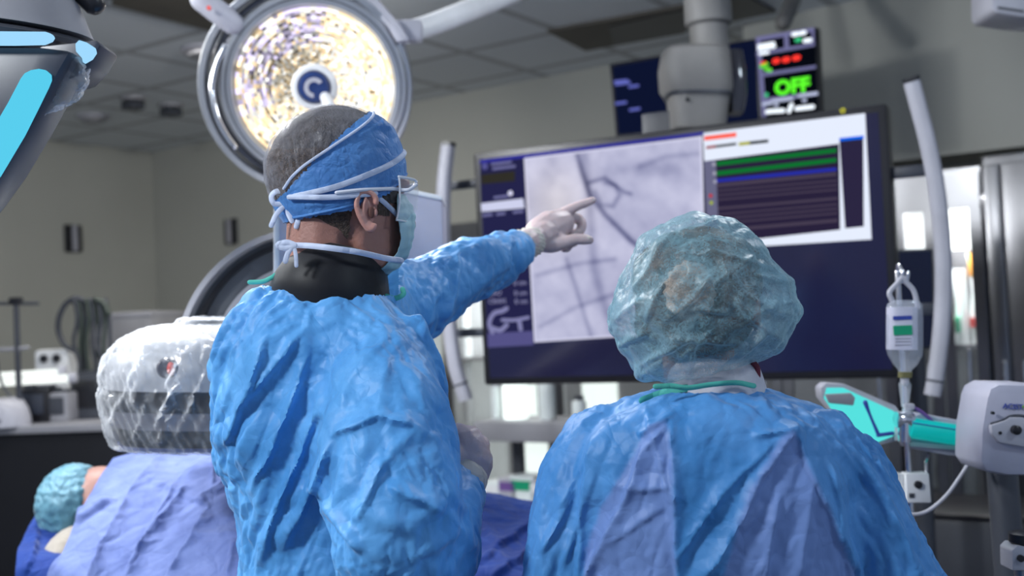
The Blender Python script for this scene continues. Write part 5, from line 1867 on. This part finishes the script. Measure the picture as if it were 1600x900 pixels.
# lower tie round the neck
ribbon('neck_tie', [(627, 407, .035), (600, 403, -.0), (560, 394, -.028), (520, 388, -.040), (485, 384, -.030), (455, 383, -.0)], .0045)
ribbon('neck_bow', [(460, 383, -.05), (448, 379, -.05), (434, 383, -.05), (446, 388, -.05), (458, 385, -.05)], .0045)
ribbon('neck_bow', [(458, 384, -.05), (450, 395, -.05), (446, 408, -.05)], .004)
ribbon('neck_bow', [(459, 385, -.05), (462, 398, -.05), (463, 415, -.05)], .003)
# protective glasses
gl = obj('glasses', [tube([on_cap(x, y, -1, .006, bvh) if on_cap(x, y, -1, .006, bvh) is not None else P(x, y, DS-.08) for x, y in [(528, 306), (560, 301), (590, 297), (615, 293)]]+[hl(.066, -.070, .038), hl(.082, -.062, .048)], .003, seg=8)],
         mat('clear_temple', (.72, .75, .85), .15, spec=.8), S)
M['lens'] = mat('clear_lens', (.8, .85, .95), .04, alpha=.22, spec=1.0)
lr = []
for z, a in [(.058, .0), (.045, .004), (.02, .003), (.0, -.006), (-.008, -.012)]:
    lr.append([hl(.032+(.066+a)*math.cos(t), .072*math.sin(t), z) for t in np.linspace(-1.25, 1.25, 28)])
Vl = [p for r in lr for p in r]
obj('lens_shield', (Vl, [(j*28+i, j*28+i+1, (j+1)*28+i+1, (j+1)*28+i) for j in range(4) for i in range(27)]), M['lens'], gl, smooth=80)
obj('lens_rim', [tube(lr[0][::3], .0022, seg=8), tube(lr[-1][::3], .0014, seg=8), tube([r[0] for r in lr], .0016, seg=8)], mat('clear_rim', (.8, .83, .9), .12, spec=.9), gl)

# black collar of the x-ray vest
def cring(xl, xr, y, d, dr, tilt=0):
    c = P((xl+xr)/2, y, d); hw = (xr-xl)/2*d/FPX
    return [c+RT*hw*math.cos(t)+np.array([0, 1, 0])*dr*math.sin(t)+UP*(tilt*math.cos(t)-.012*math.sin(t)) for t in np.linspace(0, 2*math.pi, 48, endpoint=False)]
colr = [cring(461, 598, 397, 1.755, .082, -.010), cring(456, 603, 407, 1.755, .092, -.010), cring(444, 606, 425, 1.755, .102, -.012), cring(430, 608, 445, 1.755, .112, -.012),
        cring(420, 614, 470, 1.755, .115, -.012), cring(430, 610, 500, 1.76, .11, -.012)]
inner = [[p*1.0 for p in cring(467, 592, 398, 1.755, .076, -.010)], cring(462, 598, 430, 1.755, .085, -.010)]
vv, ff = loft(inner[::-1]+colr, cap=False)
obj('vest_collar', (vv, ff), M['collar'], S, smooth=70)

# ---------------- gown
def prow(xl, xr, y, d, dr, ex=.85, n=40, tilt=0):
    c = P((xl+xr)/2, y, d); hw = (xr-xl)/2*d/FPX
    return [c+RT*hw*(abs(math.cos(t))**ex*np.sign(math.cos(t)))+np.array([0, 1, 0])*dr*(abs(math.sin(t))**ex*np.sign(math.sin(t)))+UP*tilt*math.cos(t) for t in np.linspace(0, 2*math.pi, n, endpoint=False)]
rows = [(425, 610, 440, 1.78, .10), (392, 632, 452, 1.78, .13), (376, 642, 475, 1.78, .15), (358, 650, 505, 1.78, .17), (340, 660, 540, 1.78, .18), (331, 672, 575, 1.79, .185), (330, 684, 605, 1.79, .19),
        (336, 690, 640, 1.79, .19), (332, 690, 665, 1.79, .19), (336, 690, 700, 1.79, .18), (350, 688, 740, 1.79, .18), (366, 686, 780, 1.79, .175), (378, 690, 820, 1.79, .175), (374, 700, 880, 1.79, .18),
        (366, 705, 960, 1.79, .19), (350, 710, 1100, 1.79, .20), (345, 715, 1280, 1.79, .21)]
gp = [loft([prow(*r) for r in rows])]
# near sleeve
gp += [tube(arm_s([(565, 530, 1.70), (590, 600, 1.64), (606, 690, 1.575), (622, 790, 1.53), (612, 850, 1.52), (640, 868, 1.54), (690, 815, 1.60), (714, 775, 1.645), (722, 752, 1.67)]),
            [.078, .088, .094, .092, .088, .078, .062, .044, .036], seg=20)]
gp += [tube(arm_s([(560, 600, 1.66), (540, 720, 1.60), (560, 800, 1.55), (620, 885, 1.53), (690, 870, 1.58), (722, 820, 1.63)]), [.03, .05, .055, .06, .055, .03], seg=16)]
gp += [tube(arm_s([(655, 500, 1.68), (684, 600, 1.68), (688, 700, 1.68)]), [.015, .02, .02])]
# far sleeve (pointing arm)
gp += [tube(arm_s([(590, 482, 1.86), (640, 474, 1.93), (690, 445, 1.99), (735, 420, 2.05), (770, 410, 2.11), (800, 392, 2.16), (816, 384, 2.19)]), [.085, .080, .066, .062, .054, .048, .030], seg=20)]
v, q = voxel_union(gp, .0068)
T = tris_of(q)
Eg, _ = edges_of(T)
v = smooth(v, Eg, 5)
n = snormals(v, T)
# vertical hanging flutes plus random crush as the seed of the folds
hgt = v[:, 2]
X, Y, Dp = proj(v)
wl = np.clip((525-X)/50, 0, 1)
wa_ = np.clip((X-640)/30, 0, 1)*np.clip((560-Y)/40, 0, 1)
seed = .007*vnoise(v*np.array([1, 1, .45]), 4.5, 2, 21)+wl*.024*dirfacets(v, RT*.42+UP, .065, 3.6, 3)+(1-wl)*(1-wa_)*(.014*dirfacets(v, RT*-.25+UP, .085, 2.2, 4))+wa_*.018*dirfacets(v, RT*-.45+UP, .075, 2.0, 6)+.005*facets(v, .035, 5, (1, 1, 1.4))
X, Y, Dp = proj(v)
fr = folds(v, n, [
    (352, 690, 415, 530, 12, .020, 4), (372, 640, 470, 520, 10, .016), (395, 760, 478, 560, 10, .018, 6), (410, 870, 500, 640, 10, .018, -5), (380, 850, 440, 700, 9, .014),
    (372, 590, 420, 530, 8, .014), (445, 850, 520, 690, 12, .022, 4), (478, 480, 470, 600, 9, .008), (340, 650, 380, 560, 9, .016), (500, 700, 495, 590, 8, .008),
    (508, 700, 545, 590, 9, .014), (545, 590, 610, 520, 8, .008), (520, 680, 590, 650, 10, .016), (590, 650, 640, 665, 8, .016), (640, 665, 690, 690, 7, .012),
    (560, 810, 600, 720, 10, .014), (520, 790, 560, 740, 9, .012), (600, 720, 650, 675, 9, .010), (610, 760, 690, 800, 12, .016), (540, 800, 640, 830, 12, .016), (640, 830, 720, 770, 8, .012),
    (640, 580, 690, 640, 7, .012), (625, 560, 680, 660, 6, .010), (600, 560, 590, 650, 7, .009), (660, 560, 684, 620, 6, .009), (620, 620, 660, 690, 6, .010),
    (505, 790, 560, 860, 10, .018), (700, 800, 745, 860, 8, .012), (690, 760, 735, 800, 7, .012), (650, 880, 730, 830, 9, .014),
    (660, 520, 700, 430, 10, .012), (700, 500, 715, 400, 8, .014, 4), (735, 470, 740, 385, 8, .012, -4), (770, 450, 765, 370, 7, .012), (795, 425, 800, 362, 5, .009), (640, 500, 630, 430, 8, .012),
    (680, 410, 790, 365, 8, .006), (720, 480, 790, 420, 8, .008)])
grow = np.full(len(v), 1.0)
grow += np.clip(vnoise(v, 3, 1, 5), 0, 1)*.6
x = crumple(v, T, .022, 45, .5, .004, kt=.03, seed=n*seed[:, None]+fr*.9, w=grow, normal_in=.016)
x, T = subdivide(x, T)
nn = snormals(x, T)
X, Y, Dp = proj(x)
wl = np.clip((525-X)/50, 0, 1)
wa_ = np.clip((X-640)/30, 0, 1)*np.clip((560-Y)/40, 0, 1)
fine = .0022*facets(x, .022, 9, (1, 1, 1.3))+wl*.010*dirfacets(x, RT*.42+UP, .034, 4.5, 33)+(1-wl)*(1-wa_)*.006*dirfacets(x, RT*-.2+UP, .045, 2.6, 34)+wa_*.006*dirfacets(x, RT*-.2+UP, .05, 2, 35)
x = x+nn*fine[:, None]
x = x+folds(x, nn, [(a, b, c, d, w*.6, h*.4, *r) for (a, b, c, d, w, h, *r) in [
    (352, 690, 415, 530, 12, .020, 4), (372, 640, 470, 520, 10, .016), (395, 760, 478, 560, 10, .018, 6), (410, 870, 500, 640, 10, .018, -5), (445, 850, 520, 690, 12, .022, 4),
    (520, 680, 590, 650, 10, .016), (590, 650, 640, 665, 8, .016), (610, 760, 690, 800, 12, .016), (505, 790, 560, 860, 10, .018), (700, 500, 715, 400, 8, .014, 4), (560, 810, 600, 720, 10, .014)]])
X, Y, Dp = proj(x)
keep = np.ones(len(x), bool)
# neck opening
keep &= ~((Y < 452+np.interp(X, [400, 480, 520, 630], [-8, 0, 4, 10])) & (X > 405) & (X < 622) & (Y < 470) & (Dp < 1.885) & (x[:, 2] > P(520, 470, 1.78)[2]))
# sleeve ends
we = P(722, 752, 1.67); wd = P(722, 752, 1.67)-P(690, 815, 1.60); wd /= np.linalg.norm(wd)
keep &= ~(((x-we)@wd > .012) & (np.linalg.norm(x-we, axis=1) < .09))
we2 = P(816, 384, 2.19); wd2 = we2-P(770, 410, 2.11); wd2 /= np.linalg.norm(wd2)
keep &= ~(((x-we2)@wd2 > .010))
keep &= x[:, 2] > .75
mesh_from('gown', x, T, M['gown'], S, keep=keep, smooth_angle=60)
gown_bvh = BVHTree.FromPolygons([Vector(tuple(p)) for p in x.tolist()], [tuple(map(int, t)) for t in T])
def front_on(bv__, px, py, off=.003):
    r_ = ray(px, py); r_ = r_/np.linalg.norm(r_)
    h = bv__.ray_cast(Vector(tuple(CAM)), Vector(tuple(r_)))
    return None if h[0] is None else np.array(h[0])-r_*off
# mint binding at the neck
c = [front_on(gown_bvh, a, b, .004) for a, b in [(392, 443), (410, 443), (430, 445), (448, 449), (470, 455)]]
c = [p for p in c if p is not None]
if len(c) > 1: obj('neck_binding', tube(np.array(c), .0045, seg=8, flat=(FW, .35)), M['mint'], S)
obj('neck_binding_loop', tube([P(x_, y_, 1.70) for x_, y_ in [(390, 441), (410, 440), (424, 434), (434, 428), (450, 426)]], .0035, seg=8, flat=(FW, .4)), M['mint'], S)
obj('neck_binding_right', tube([P(x_, y_, 1.72) for x_, y_ in [(604, 463), (618, 466), (630, 460), (629, 452)]], .004, seg=8, flat=(FW, .4)), M['mint'], S)


# ---------------- hands
def hand_mesh(parts, vox=.0019, it=3):
    v, q = voxel_union(parts, vox)
    T_ = tris_of(q)
    Eg, _ = edges_of(T_)
    v = smooth(v, Eg, it, taubin=False)
    n_ = normals(v, T_)
    return v+n_*.0006, T_
k2 = 2.27/FPX
def Q(x, y, d=2.27): return P(x, y, d)
hand = [tube([Q(822, 380, 2.19), Q(836, 373, 2.225), Q(850, 366, 2.24)], [.027, .027, .030], flat=(FW, .8)),
        tube([Q(845, 364, 2.245), Q(862, 355, 2.26), Q(878, 348, 2.275)], [.033, .035, .026], flat=(FW, .65)),
        tube([Q(850, 352, 2.255), Q(866, 342, 2.27), Q(876, 336, 2.28)], [.016, .016, .013]),
        # index, straight
        tube([Q(868, 341, 2.275), Q(884, 331, 2.285), Q(902, 322, 2.295), Q(916, 317, 2.305), Q(926, 313, 2.31)], [.0125, .0115, .0095, .0086, .0072]),
        # middle, curled back
        tube([Q(874, 350, 2.285), Q(890, 341, 2.30), Q(903, 342, 2.31), Q(909, 351, 2.305), Q(905, 362, 2.295), Q(895, 366, 2.285)], [.0125, .0115, .0105, .0098, .0092, .008]),
        # ring and little, curled
        tube([Q(868, 364, 2.295), Q(884, 362, 2.31), Q(896, 367, 2.315), Q(898, 377, 2.305), Q(890, 382, 2.295)], [.012, .011, .010, .0092, .008]),
        tube([Q(858, 374, 2.30), Q(874, 374, 2.315), Q(886, 379, 2.315), Q(887, 387, 2.305), Q(881, 389, 2.295)], [.011, .0098, .009, .0082, .007]),
        # thumb across
        tube([Q(842, 378, 2.235), Q(862, 381, 2.24), Q(882, 378, 2.245), Q(899, 374, 2.25), Q(914, 374, 2.255), Q(921, 375, 2.257)], [.019, .018, .0135, .011, .0105, .0085]),
        ell(Q(858, 372, 2.245), (.03, .016, .022), np.array([RT, FW, UP]))]
v, T_ = hand_mesh(hand)
gl_ = mesh_from('glove', v, T_, M['glove'], S)
obj('fingernail', ell(Q(919, 372, 2.248), (.0055, .002, .004), np.array([RT, FW, UP]), 12, 8), M['cuff'], gl_)
cuf = [tube([Q(804, 388, 2.175), Q(818, 383, 2.195), Q(834, 376, 2.222)], [.033, .031, .0295], seg=24, rnd=False)]
v, T_ = hand_mesh(cuf, .003, 2)
n_ = normals(v, T_)
v = v+n_*(.0012*np.sin(((v-Q(818, 383, 2.195))@(UP*.9+RT*.3))*900))[:, None]
mesh_from('knit_cuff', v, T_, M['cuff'], S)
# near hand: loose fist seen from the wrist
k3 = 1.70
def W(x, y, d=1.72): return P(x, y, d)
fist = [tube([W(722, 762, 1.675), W(732, 742, 1.69), W(738, 722, 1.70)], [.026, .030, .032]),
        tube([W(738, 735, 1.70), W(734, 712, 1.705), W(728, 695, 1.71)], [.027, .032, .030]),
        ell(W(736, 712, 1.705), (.026, .030, .038), np.array([RT, FW, UP])),
        # fingers curl away towards the chest
        tube([W(728, 684, 1.70), W(720, 674, 1.715), W(708, 673, 1.735), W(700, 682, 1.75), W(704, 690, 1.75)], [.0135, .012, .011, .010, .009]),
        tube([W(742, 688, 1.71), W(738, 678, 1.73), W(724, 678, 1.75), W(712, 688, 1.76)], [.0135, .012, .011, .010]),
        tube([W(752, 702, 1.72), W(752, 692, 1.74), W(738, 690, 1.76), W(724, 698, 1.77)], [.013, .012, .011, .010]),
        tube([W(754, 722, 1.725), W(756, 712, 1.745), W(744, 708, 1.765), W(730, 712, 1.775)], [.012, .011, .010, .009]),
        # thumb on the near top, bent over
        tube([W(722, 728, 1.685), W(712, 712, 1.68), W(704, 698, 1.69), W(703, 684, 1.70), W(707, 673, 1.71)], [.017, .0165, .013, .011, .0095])]
v, T_ = hand_mesh(fist, .0021, 3)
mesh_from('glove', v, T_, M['glove'], S)
cuf = [tube([W(712, 772, 1.66), W(724, 754, 1.675), W(733, 738, 1.69)], [.034, .034, .0315], seg=24, rnd=False)]
v, T_ = hand_mesh(cuf, .003, 2)
mesh_from('knit_cuff', v, T_, M['cuff'], S)
for s in (-1, 1):
    hx_ = np.array([hipz[0]+s*.04, hipz[1]+s*.07, 0])
    obj('shoe', [tube([hx_+EZ*.05-RT*.02, hx_+EZ*.05+RT*.10, hx_+EZ*.045+RT*.20], [.052, .05, .042])], M['shoe'], S)

# ================================================================== SECOND PERSON (bouffant cap, from behind)
D8 = 1.55
N2 = empty('person', (P(1110, 700, D8)[0], P(1110, 700, D8)[1]+.05, 0), 'person seen from behind in a puffy sheer bouffant cap and blue gown', 'person')
YV = np.array([0, 1, 0])
hx, hy = 1092, 452
H8 = P(hx, hy, 1.60)
HXr, HYr, HZr = RT, YV, UP
hb = [ell(H8-UP*.004, (.080, .096, .090)), ell(H8-UP*.05+YV*.045, (.058, .055, .07)), ell(H8-UP*.005+YV*.01, (.080, .095, .08)),
      tube([H8-UP*.03-YV*.0, H8-UP*.11+YV*.0, P(1110, 640, 1.6)], [.055, .052, .06]),
      tube([H8+YV*.10-UP*.005, H8+YV*.118-UP*.035], [.010, .013]), ell(H8+YV*.075-UP*.095, (.024, .02, .018)), ell(H8+YV*.092-UP*.062, (.024, .012, .010))]
for s in (-1, 1):
    hb += [ell(H8+RT*s*.082-UP*.03+YV*.01, (.008, .018, .03)), ell(H8+RT*s*.03+YV*.09+UP*.01, (.022, .012, .010))]
hb += [loft([[P(x, y, d)+RT*a*math.cos(t)+YV*b*math.sin(t) for t in np.linspace(0, 6.2832, 28, endpoint=False)] for x, y, d, a, b in
             [(1110, 630, 1.58, .09, .06), (1110, 670, 1.57, .17, .09), (1115, 760, 1.57, .17, .11), (1120, 900, 1.57, .15, .10), (1125, 1100, 1.57, .16, .11)]])]
hip8 = P(1125, 1100, 1.57)
for s in (-1, 1):
    q0_ = np.array([hip8[0]+s*.09, hip8[1], 0])
    hb += [tube([q0_+EZ*hip8[2], q0_+EZ*.5, q0_+EZ*.1], [.09, .06, .045]), tube([q0_+EZ*.045, q0_+EZ*.045+YV*.17], [.045, .038])]
    sx = P(1108+s*148, 712, 1.57)
    el_ = P(884, 900, 1.555) if s < 0 else P(1392, 900, 1.555)
    hb += [tube([sx, el_, el_+YV*.12-RT*s*.03, el_+YV*.24-RT*s*.10-EZ*.02], [.048, .038, .034, .027]),
           tube([el_+YV*.24-RT*s*.10-EZ*.02, el_+YV*.31-RT*s*.13-EZ*.02], [.03, .026], flat=(EZ, .6))]
    hq = el_+YV*.31-RT*s*.13-EZ*.02
    for k_, (dx, L_) in enumerate([(-.027, .055), (-.009, .065), (.009, .06), (.027, .048)]):
        hb += [tube([hq+RT*dx*.9, hq+RT*dx+YV*L_*.6, hq+RT*dx+YV*L_-EZ*.012], [.0095, .0088, .0075])]
    hb += [tube([hq-YV*.04-RT*s*.025, hq-RT*s*.048-YV*.01, hq-RT*s*.055+YV*.02], [.013, .011, .009])]
v, q = voxel_union(hb, .0055)
Eg, _ = edges_of(tris_of(q))
mesh_from('body', smooth(v, Eg, 3, taubin=True), q, M['skin'], N2)
# hair gathered under the cap
hr = [ell(P(1087, 447, 1.585), (.090, .088, .086)), ell(P(1085, 490, 1.55), (.085, .070, .062)), ell(P(1078, 452, 1.53), (.062, .05, .06)), ell(P(1125, 408, 1.57), (.052, .06, .038))]
v, q = voxel_union(hr, .005)
T = tris_of(q); Eg, _ = edges_of(T)
v = smooth(v, Eg, 5); n = normals(v, T)
swirl = .0035*np.sin(60*np.linalg.norm((v-P(1078, 452, 1.48))*np.array([1, .3, 1]), axis=1)*3+4*vnoise(v, 6, 1, 3))+.003*vnoise(v, 30, 2, 6)
M['hair8'] = mat('greying_brown_hair', (.11, .08, .062), .55, bump=[(300, .5)], vary=(45, .6, (.02, .018, .018)))
mesh_from('hair', v+n*swirl[:, None], T, M['hair8'], N2)
M['bun'] = mat('light_hair_bun', (.42, .32, .25), .55, bump=[(300, .5)], vary=(60, .35))
bn = ell(P(1078, 455, 1.468), (.034, .022, .040), np.array([RT, FW, UP]))
v, q = voxel_union([bn], .004)
T = tris_of(q); n = normals(v, T)
mesh_from('hair_bun', v+n*(.002*np.sin(v@(RT*300+UP*420)))[:, None], T, M['bun'], N2)
# cap
out = [(1075, 334), (1115, 333), (1148, 343), (1175, 360), (1192, 385), (1200, 405), (1222, 428), (1238, 436), (1243, 460), (1253, 488), (1243, 510), (1228, 530), (1212, 556), (1170, 572), (1140, 582), (1105, 594),
       (1060, 598), (1020, 597), (992, 592), (982, 563), (962, 540), (947, 512), (950, 485), (964, 445), (980, 405), (1003, 370), (1040, 345)]
cxp, cyp = 1092, 462
ang = np.array([math.atan2(cyp-y, x-cxp) for x, y in out]); rad = np.array([math.hypot(x-cxp, y-cyp) for x, y in out])
o_ = np.argsort(ang); ang, rad = ang[o_], rad[o_]
ang = np.concatenate([ang-2*math.pi, ang, ang+2*math.pi]); rad = np.tile(rad, 3)
cen = P(cxp, cyp, 1.565)
nt_, npz = 150, 90
V8 = []
for i in range(npz+1):
    th = math.pi*(i+.0)/npz
    for j in range(nt_):
        ph = 2*math.pi*j/nt_-math.pi
        r_ = np.interp(ph, ang, rad)*1.565/FPX
        st, ct = math.sin(th)**.82 if math.sin(th) > 0 else 0, math.cos(th)
        sm_ = .125*(1-min(1, max(0, st))) + r_*st if False else r_*st
        V8.append(cen+(RT*math.cos(ph)+UP*math.sin(ph))*max(sm_, .0015)-YV*(.135 if ct > 0 else .15)*ct)
V8 = np.array(V8)
f8 = [(i*nt_+j, i*nt_+(j+1) % nt_, (i+1)*nt_+(j+1) % nt_, (i+1)*nt_+j) for i in range(npz) for j in range(nt_)]
v, q = voxel_union([(V8.tolist(), f8+[tuple(range(nt_)), tuple(npz*nt_+j for j in range(nt_))[::-1]])], .0042)
T = tris_of(q); Eg, _ = edges_of(T)
v = smooth(v, Eg, 3); n = normals(v, T)
seed = .006*vnoise(v, 6, 2, 12)+.016*facets(v, .07, 23)+.005*facets(v, .028, 25)
L8 = [(990, 450, 1040, 372, 7, .010, 3), (1010, 500, 1060, 420, 6, .010, -5), (1040, 500, 1110, 430, 6, .008, 5), (1130, 400, 1165, 460, 8, .012, 6), (1165, 460, 1240, 490, 9, .012, 5), (1110, 390, 1200, 420, 8, .008),
      (1150, 470, 1220, 530, 8, .012, 5), (1050, 530, 1150, 535, 6, .008), (1060, 560, 1110, 520, 6, .008), (1000, 570, 1080, 530, 6, .008), (960, 500, 1000, 470, 8, .008), (1180, 430, 1230, 440, 7, .010),
      (1060, 360, 1120, 345, 6, .008, 4), (1020, 420, 1030, 380, 5, .008), (1150, 560, 1200, 520, 8, .008), (1080, 480, 1140, 490, 5, .006), (1075, 590, 1085, 540, 5, .008), (1120, 440, 1180, 400, 7, .006),
      (1170, 500, 1215, 470, 6, .010), (1200, 480, 1240, 470, 6, .010), (965, 540, 1010, 520, 7, .008), (1110, 585, 1160, 540, 6, .008)]
fr = folds(v, n, L8)
xs = crumple(v, T, .02, 35, .45, .006, kt=.04, seed=n*seed[:, None]+fr*.8, normal_in=.014)
xs, T = subdivide(xs, T)
nn = snormals(xs, T, 5)
xs = xs+folds(xs, nn, [(a, b, c, d, 3.5, .0035, *(r)) for (a, b, c, d, w, h, *r) in L8])
mesh_from('bouffant_cap', xs, T, M['bouffant'], N2, smooth_angle=55)
# necks: white undercollar
def r8(xl, xr, y, d, dr, tl=0): 
    c = P((xl+xr)/2, y, d); hw = (xr-xl)/2*d/FPX
    return [c+RT*hw*math.cos(t)+YV*dr*math.sin(t)+UP*(tl*math.cos(t)) for t in np.linspace(0, 2*math.pi, 60, endpoint=False)]
vv, ff = loft([r8(1060, 1182, 560, 1.58, .062, -.004), r8(1048, 1190, 582, 1.57, .072, -.004), r8(1040, 1196, 602, 1.57, .08, -.004), r8(1040, 1200, 625, 1.57, .08)], cap=False)
M['under'] = cloth('pale_undercollar', (.66, .66, .74), rough=.6)
obj('undershirt_collar', (vv, ff), M['under'], N2, smooth=70)
obj('red_cap_string', tube([P(1176, 566, 1.53), P(1183, 574, 1.53), P(1184, 588, 1.53)], .004), mat('maroon_cord', (.12, .01, .03), .6), N2)
# gown
rows = [(1040, 1190, 598, 1.57, .075), (1010, 1204, 608, 1.57, .088), (975, 1236, 622, 1.57, .11), (946, 1264, 640, 1.57, .125), (920, 1292, 660, 1.57, .135), (900, 1314, 682, 1.57, .14), (888, 1326, 705, 1.57, .145), (885, 1335, 740, 1.57, .15),
        (890, 1335, 800, 1.57, .15), (900, 1335, 870, 1.57, .15), (900, 1340, 960, 1.57, .15), (890, 1360, 1100, 1.57, .16), (870, 1390, 1400, 1.57, .18)]
gp = [loft([prow(*r) for r in rows])]
gp += [tube([P(948, 705, 1.57), P(908, 745, 1.565), P(886, 820, 1.55), P(878, 900, 1.55), P(872, 960, 1.56), P(900, 985, 1.66), P(960, 985, 1.78)], [.072, .062, .056, .058, .062, .055, .045], seg=18)]
gp += [tube([P(1270, 705, 1.57), P(1325, 745, 1.565), P(1362, 820, 1.55), P(1395, 900, 1.55), P(1415, 960, 1.56), P(1380, 985, 1.66), P(1300, 985, 1.78)], [.072, .062, .060, .068, .072, .055, .045], seg=18)]
v, q = voxel_union(gp, .0066)
T = tris_of(q); Eg, _ = edges_of(T)
v = smooth(v, Eg, 6); n = snormals(v, T)
LG = [(925, 690, 905, 905, 10, .010, 4), (1010, 640, 1050, 800, 8, .008), (1050, 660, 1058, 900, 7, .012), (1005, 700, 970, 790, 9, .012, -3), (970, 790, 915, 905, 8, .014), (1100, 905, 1190, 740, 10, .014, 6), (1190, 740, 1245, 670, 8, .014),
      (1060, 870, 1130, 770, 8, .012), (1130, 770, 1210, 690, 9, .008), (1245, 668, 1300, 800, 7, .010, 5), (1300, 800, 1345, 905, 7, .010), (1180, 680, 1245, 668, 6, .012, 4), (1195, 905, 1215, 780, 8, .010),
      (1250, 905, 1270, 760, 9, .008), (1330, 700, 1400, 830, 6, .008, -4), (1350, 720, 1430, 880, 5, .008, -4), (1310, 690, 1360, 760, 5, .006), (1300, 730, 1330, 900, 8, .008), (880, 880, 930, 740, 9, .008), (850, 860, 900, 760, 8, .008),
      (1000, 680, 1045, 650, 7, .012), (1010, 700, 1040, 665, 5, .010), (960, 760, 1050, 760, 8, .006, 6), (950, 850, 1040, 790, 10, .005), (1120, 905, 1160, 830, 7, .008), (870, 800, 930, 690, 9, .006), (1160, 830, 1190, 790, 6, .008)]
fr = folds(v, n, LG)
seed = .005*vnoise(v*np.array([1, 1, .5]), 5, 2, 41)+.013*dirfacets(v, RT*.3+UP, .075, 3.2, 13)+.004*facets(v, .035, 15, (1, 1, 1.4))
x = crumple(v, T, .018, 40, .5, .004, kt=.03, seed=n*seed[:, None]+fr*.9, normal_in=.016)
x, T = subdivide(x, T)
Eg, _ = edges_of(T)
nn = snormals(x, T)
X, Y, Dp = proj(x)
wr = np.clip((X-1290)/40, 0, 1)
fine = .0016*facets(x, .022, 19, (1, 1, 1.3))+.006*(1-wr)*dirfacets(x, RT*.3+UP, .045, 3.2, 43)+wr*.009*dirfacets(x, RT*-.5+UP, .022, 6, 44)
x = x+nn*fine[:, None]
x = x+folds(x, nn, [(a, b, c, d, w*.6, h*.4, *r) for (a, b, c, d, w, h, *r) in LG])
X, Y, Dp = proj(x)
keep = ~((x[:, 2] > P(1110, 606, 1.57)[2]) & (X > 1046) & (X < 1186))
keep &= x[:, 2] > .75
for e_, p_ in ((P(960, 985, 1.78), P(900, 985, 1.66)), (P(1300, 985, 1.78), P(1380, 985, 1.66))):
    d_ = (e_-p_)/np.linalg.norm(e_-p_)
    keep &= ~(((x-e_)@d_ > .02) & (np.linalg.norm(x-e_, axis=1) < .1))
g8 = mesh_from('gown', x, T, M['gown2'], N2, keep=None, smooth_angle=60)
# layer map: where only one ply of cloth covers the paler shirt beneath
def inside(px, py, poly):
    r_ = np.zeros(len(px), bool)
    m_ = len(poly)
    for i in range(m_):
        x1, y1 = poly[i]; x2, y2 = poly[(i+1) % m_]
        cnd = ((y1 > py) != (y2 > py)) & (px < (x2-x1)*(py-y1)/(y2-y1+1e-9)+x1)
        r_ ^= cnd
    return r_
lay = np.zeros(len(x))
for poly in ([(1012, 665), (1040, 655), (1052, 720), (1056, 900), (1056, 1000), (905, 1000), (915, 860), (940, 790), (985, 720)],
             [(1215, 690), (1240, 670), (1262, 720), (1300, 800), (1312, 840), (1340, 905), (1345, 1000), (1150, 1000), (1130, 905), (1165, 780)]):
    lay = np.maximum(lay, inside(X, Y, poly).astype(float))
front = (nn@FW) < .1
lay = lay*front
lay = smooth(np.column_stack([lay]*3), Eg, 2)[:, 0]
# write the layer attribute and trim the neck and cuffs
me = g8.data
at = me.attributes.new('layer', 'FLOAT', 'POINT')
at.data.foreach_set('value', lay.astype(np.float32))
bm_ = bmesh.new(); bm_.from_mesh(me)
bm_.verts.ensure_lookup_table()
bmesh.ops.delete(bm_, geom=[bm_.verts[i] for i in np.nonzero(~keep)[0]], context='VERTS')
bm_.to_mesh(me); bm_.free()
b8 = BVHTree.FromPolygons([Vector(tuple(p)) for p in x.tolist()], [tuple(map(int, t)) for t in T])
def on8(pts, off=.003):
    c = [front_on(b8, a, b, off) for a, b in pts]
    return np.array([p for p in c if p is not None])
obj('neck_binding', tube(on8([(1004, 626), (1025, 618), (1050, 610), (1080, 606), (1100, 604)], .005), .0055, seg=8, flat=(FW, .35)), M['mint'], N2)
obj('neck_binding', tube([P(1024, 604, 1.47), P(1050, 603, 1.47), P(1075, 606, 1.475), P(1110, 601, 1.48), P(1150, 598, 1.485), P(1178, 603, 1.49)], .0035, seg=8, flat=(FW, .4)), M['mint'], N2)
for s in (-1, 1):
    q0_ = np.array([hip8[0]+s*.09, hip8[1], 0])
    obj('shoe', [tube([q0_+EZ*.05-YV*.02, q0_+EZ*.05+YV*.10, q0_+EZ*.045+YV*.20], [.052, .05, .042])], M['shoe'], N2)
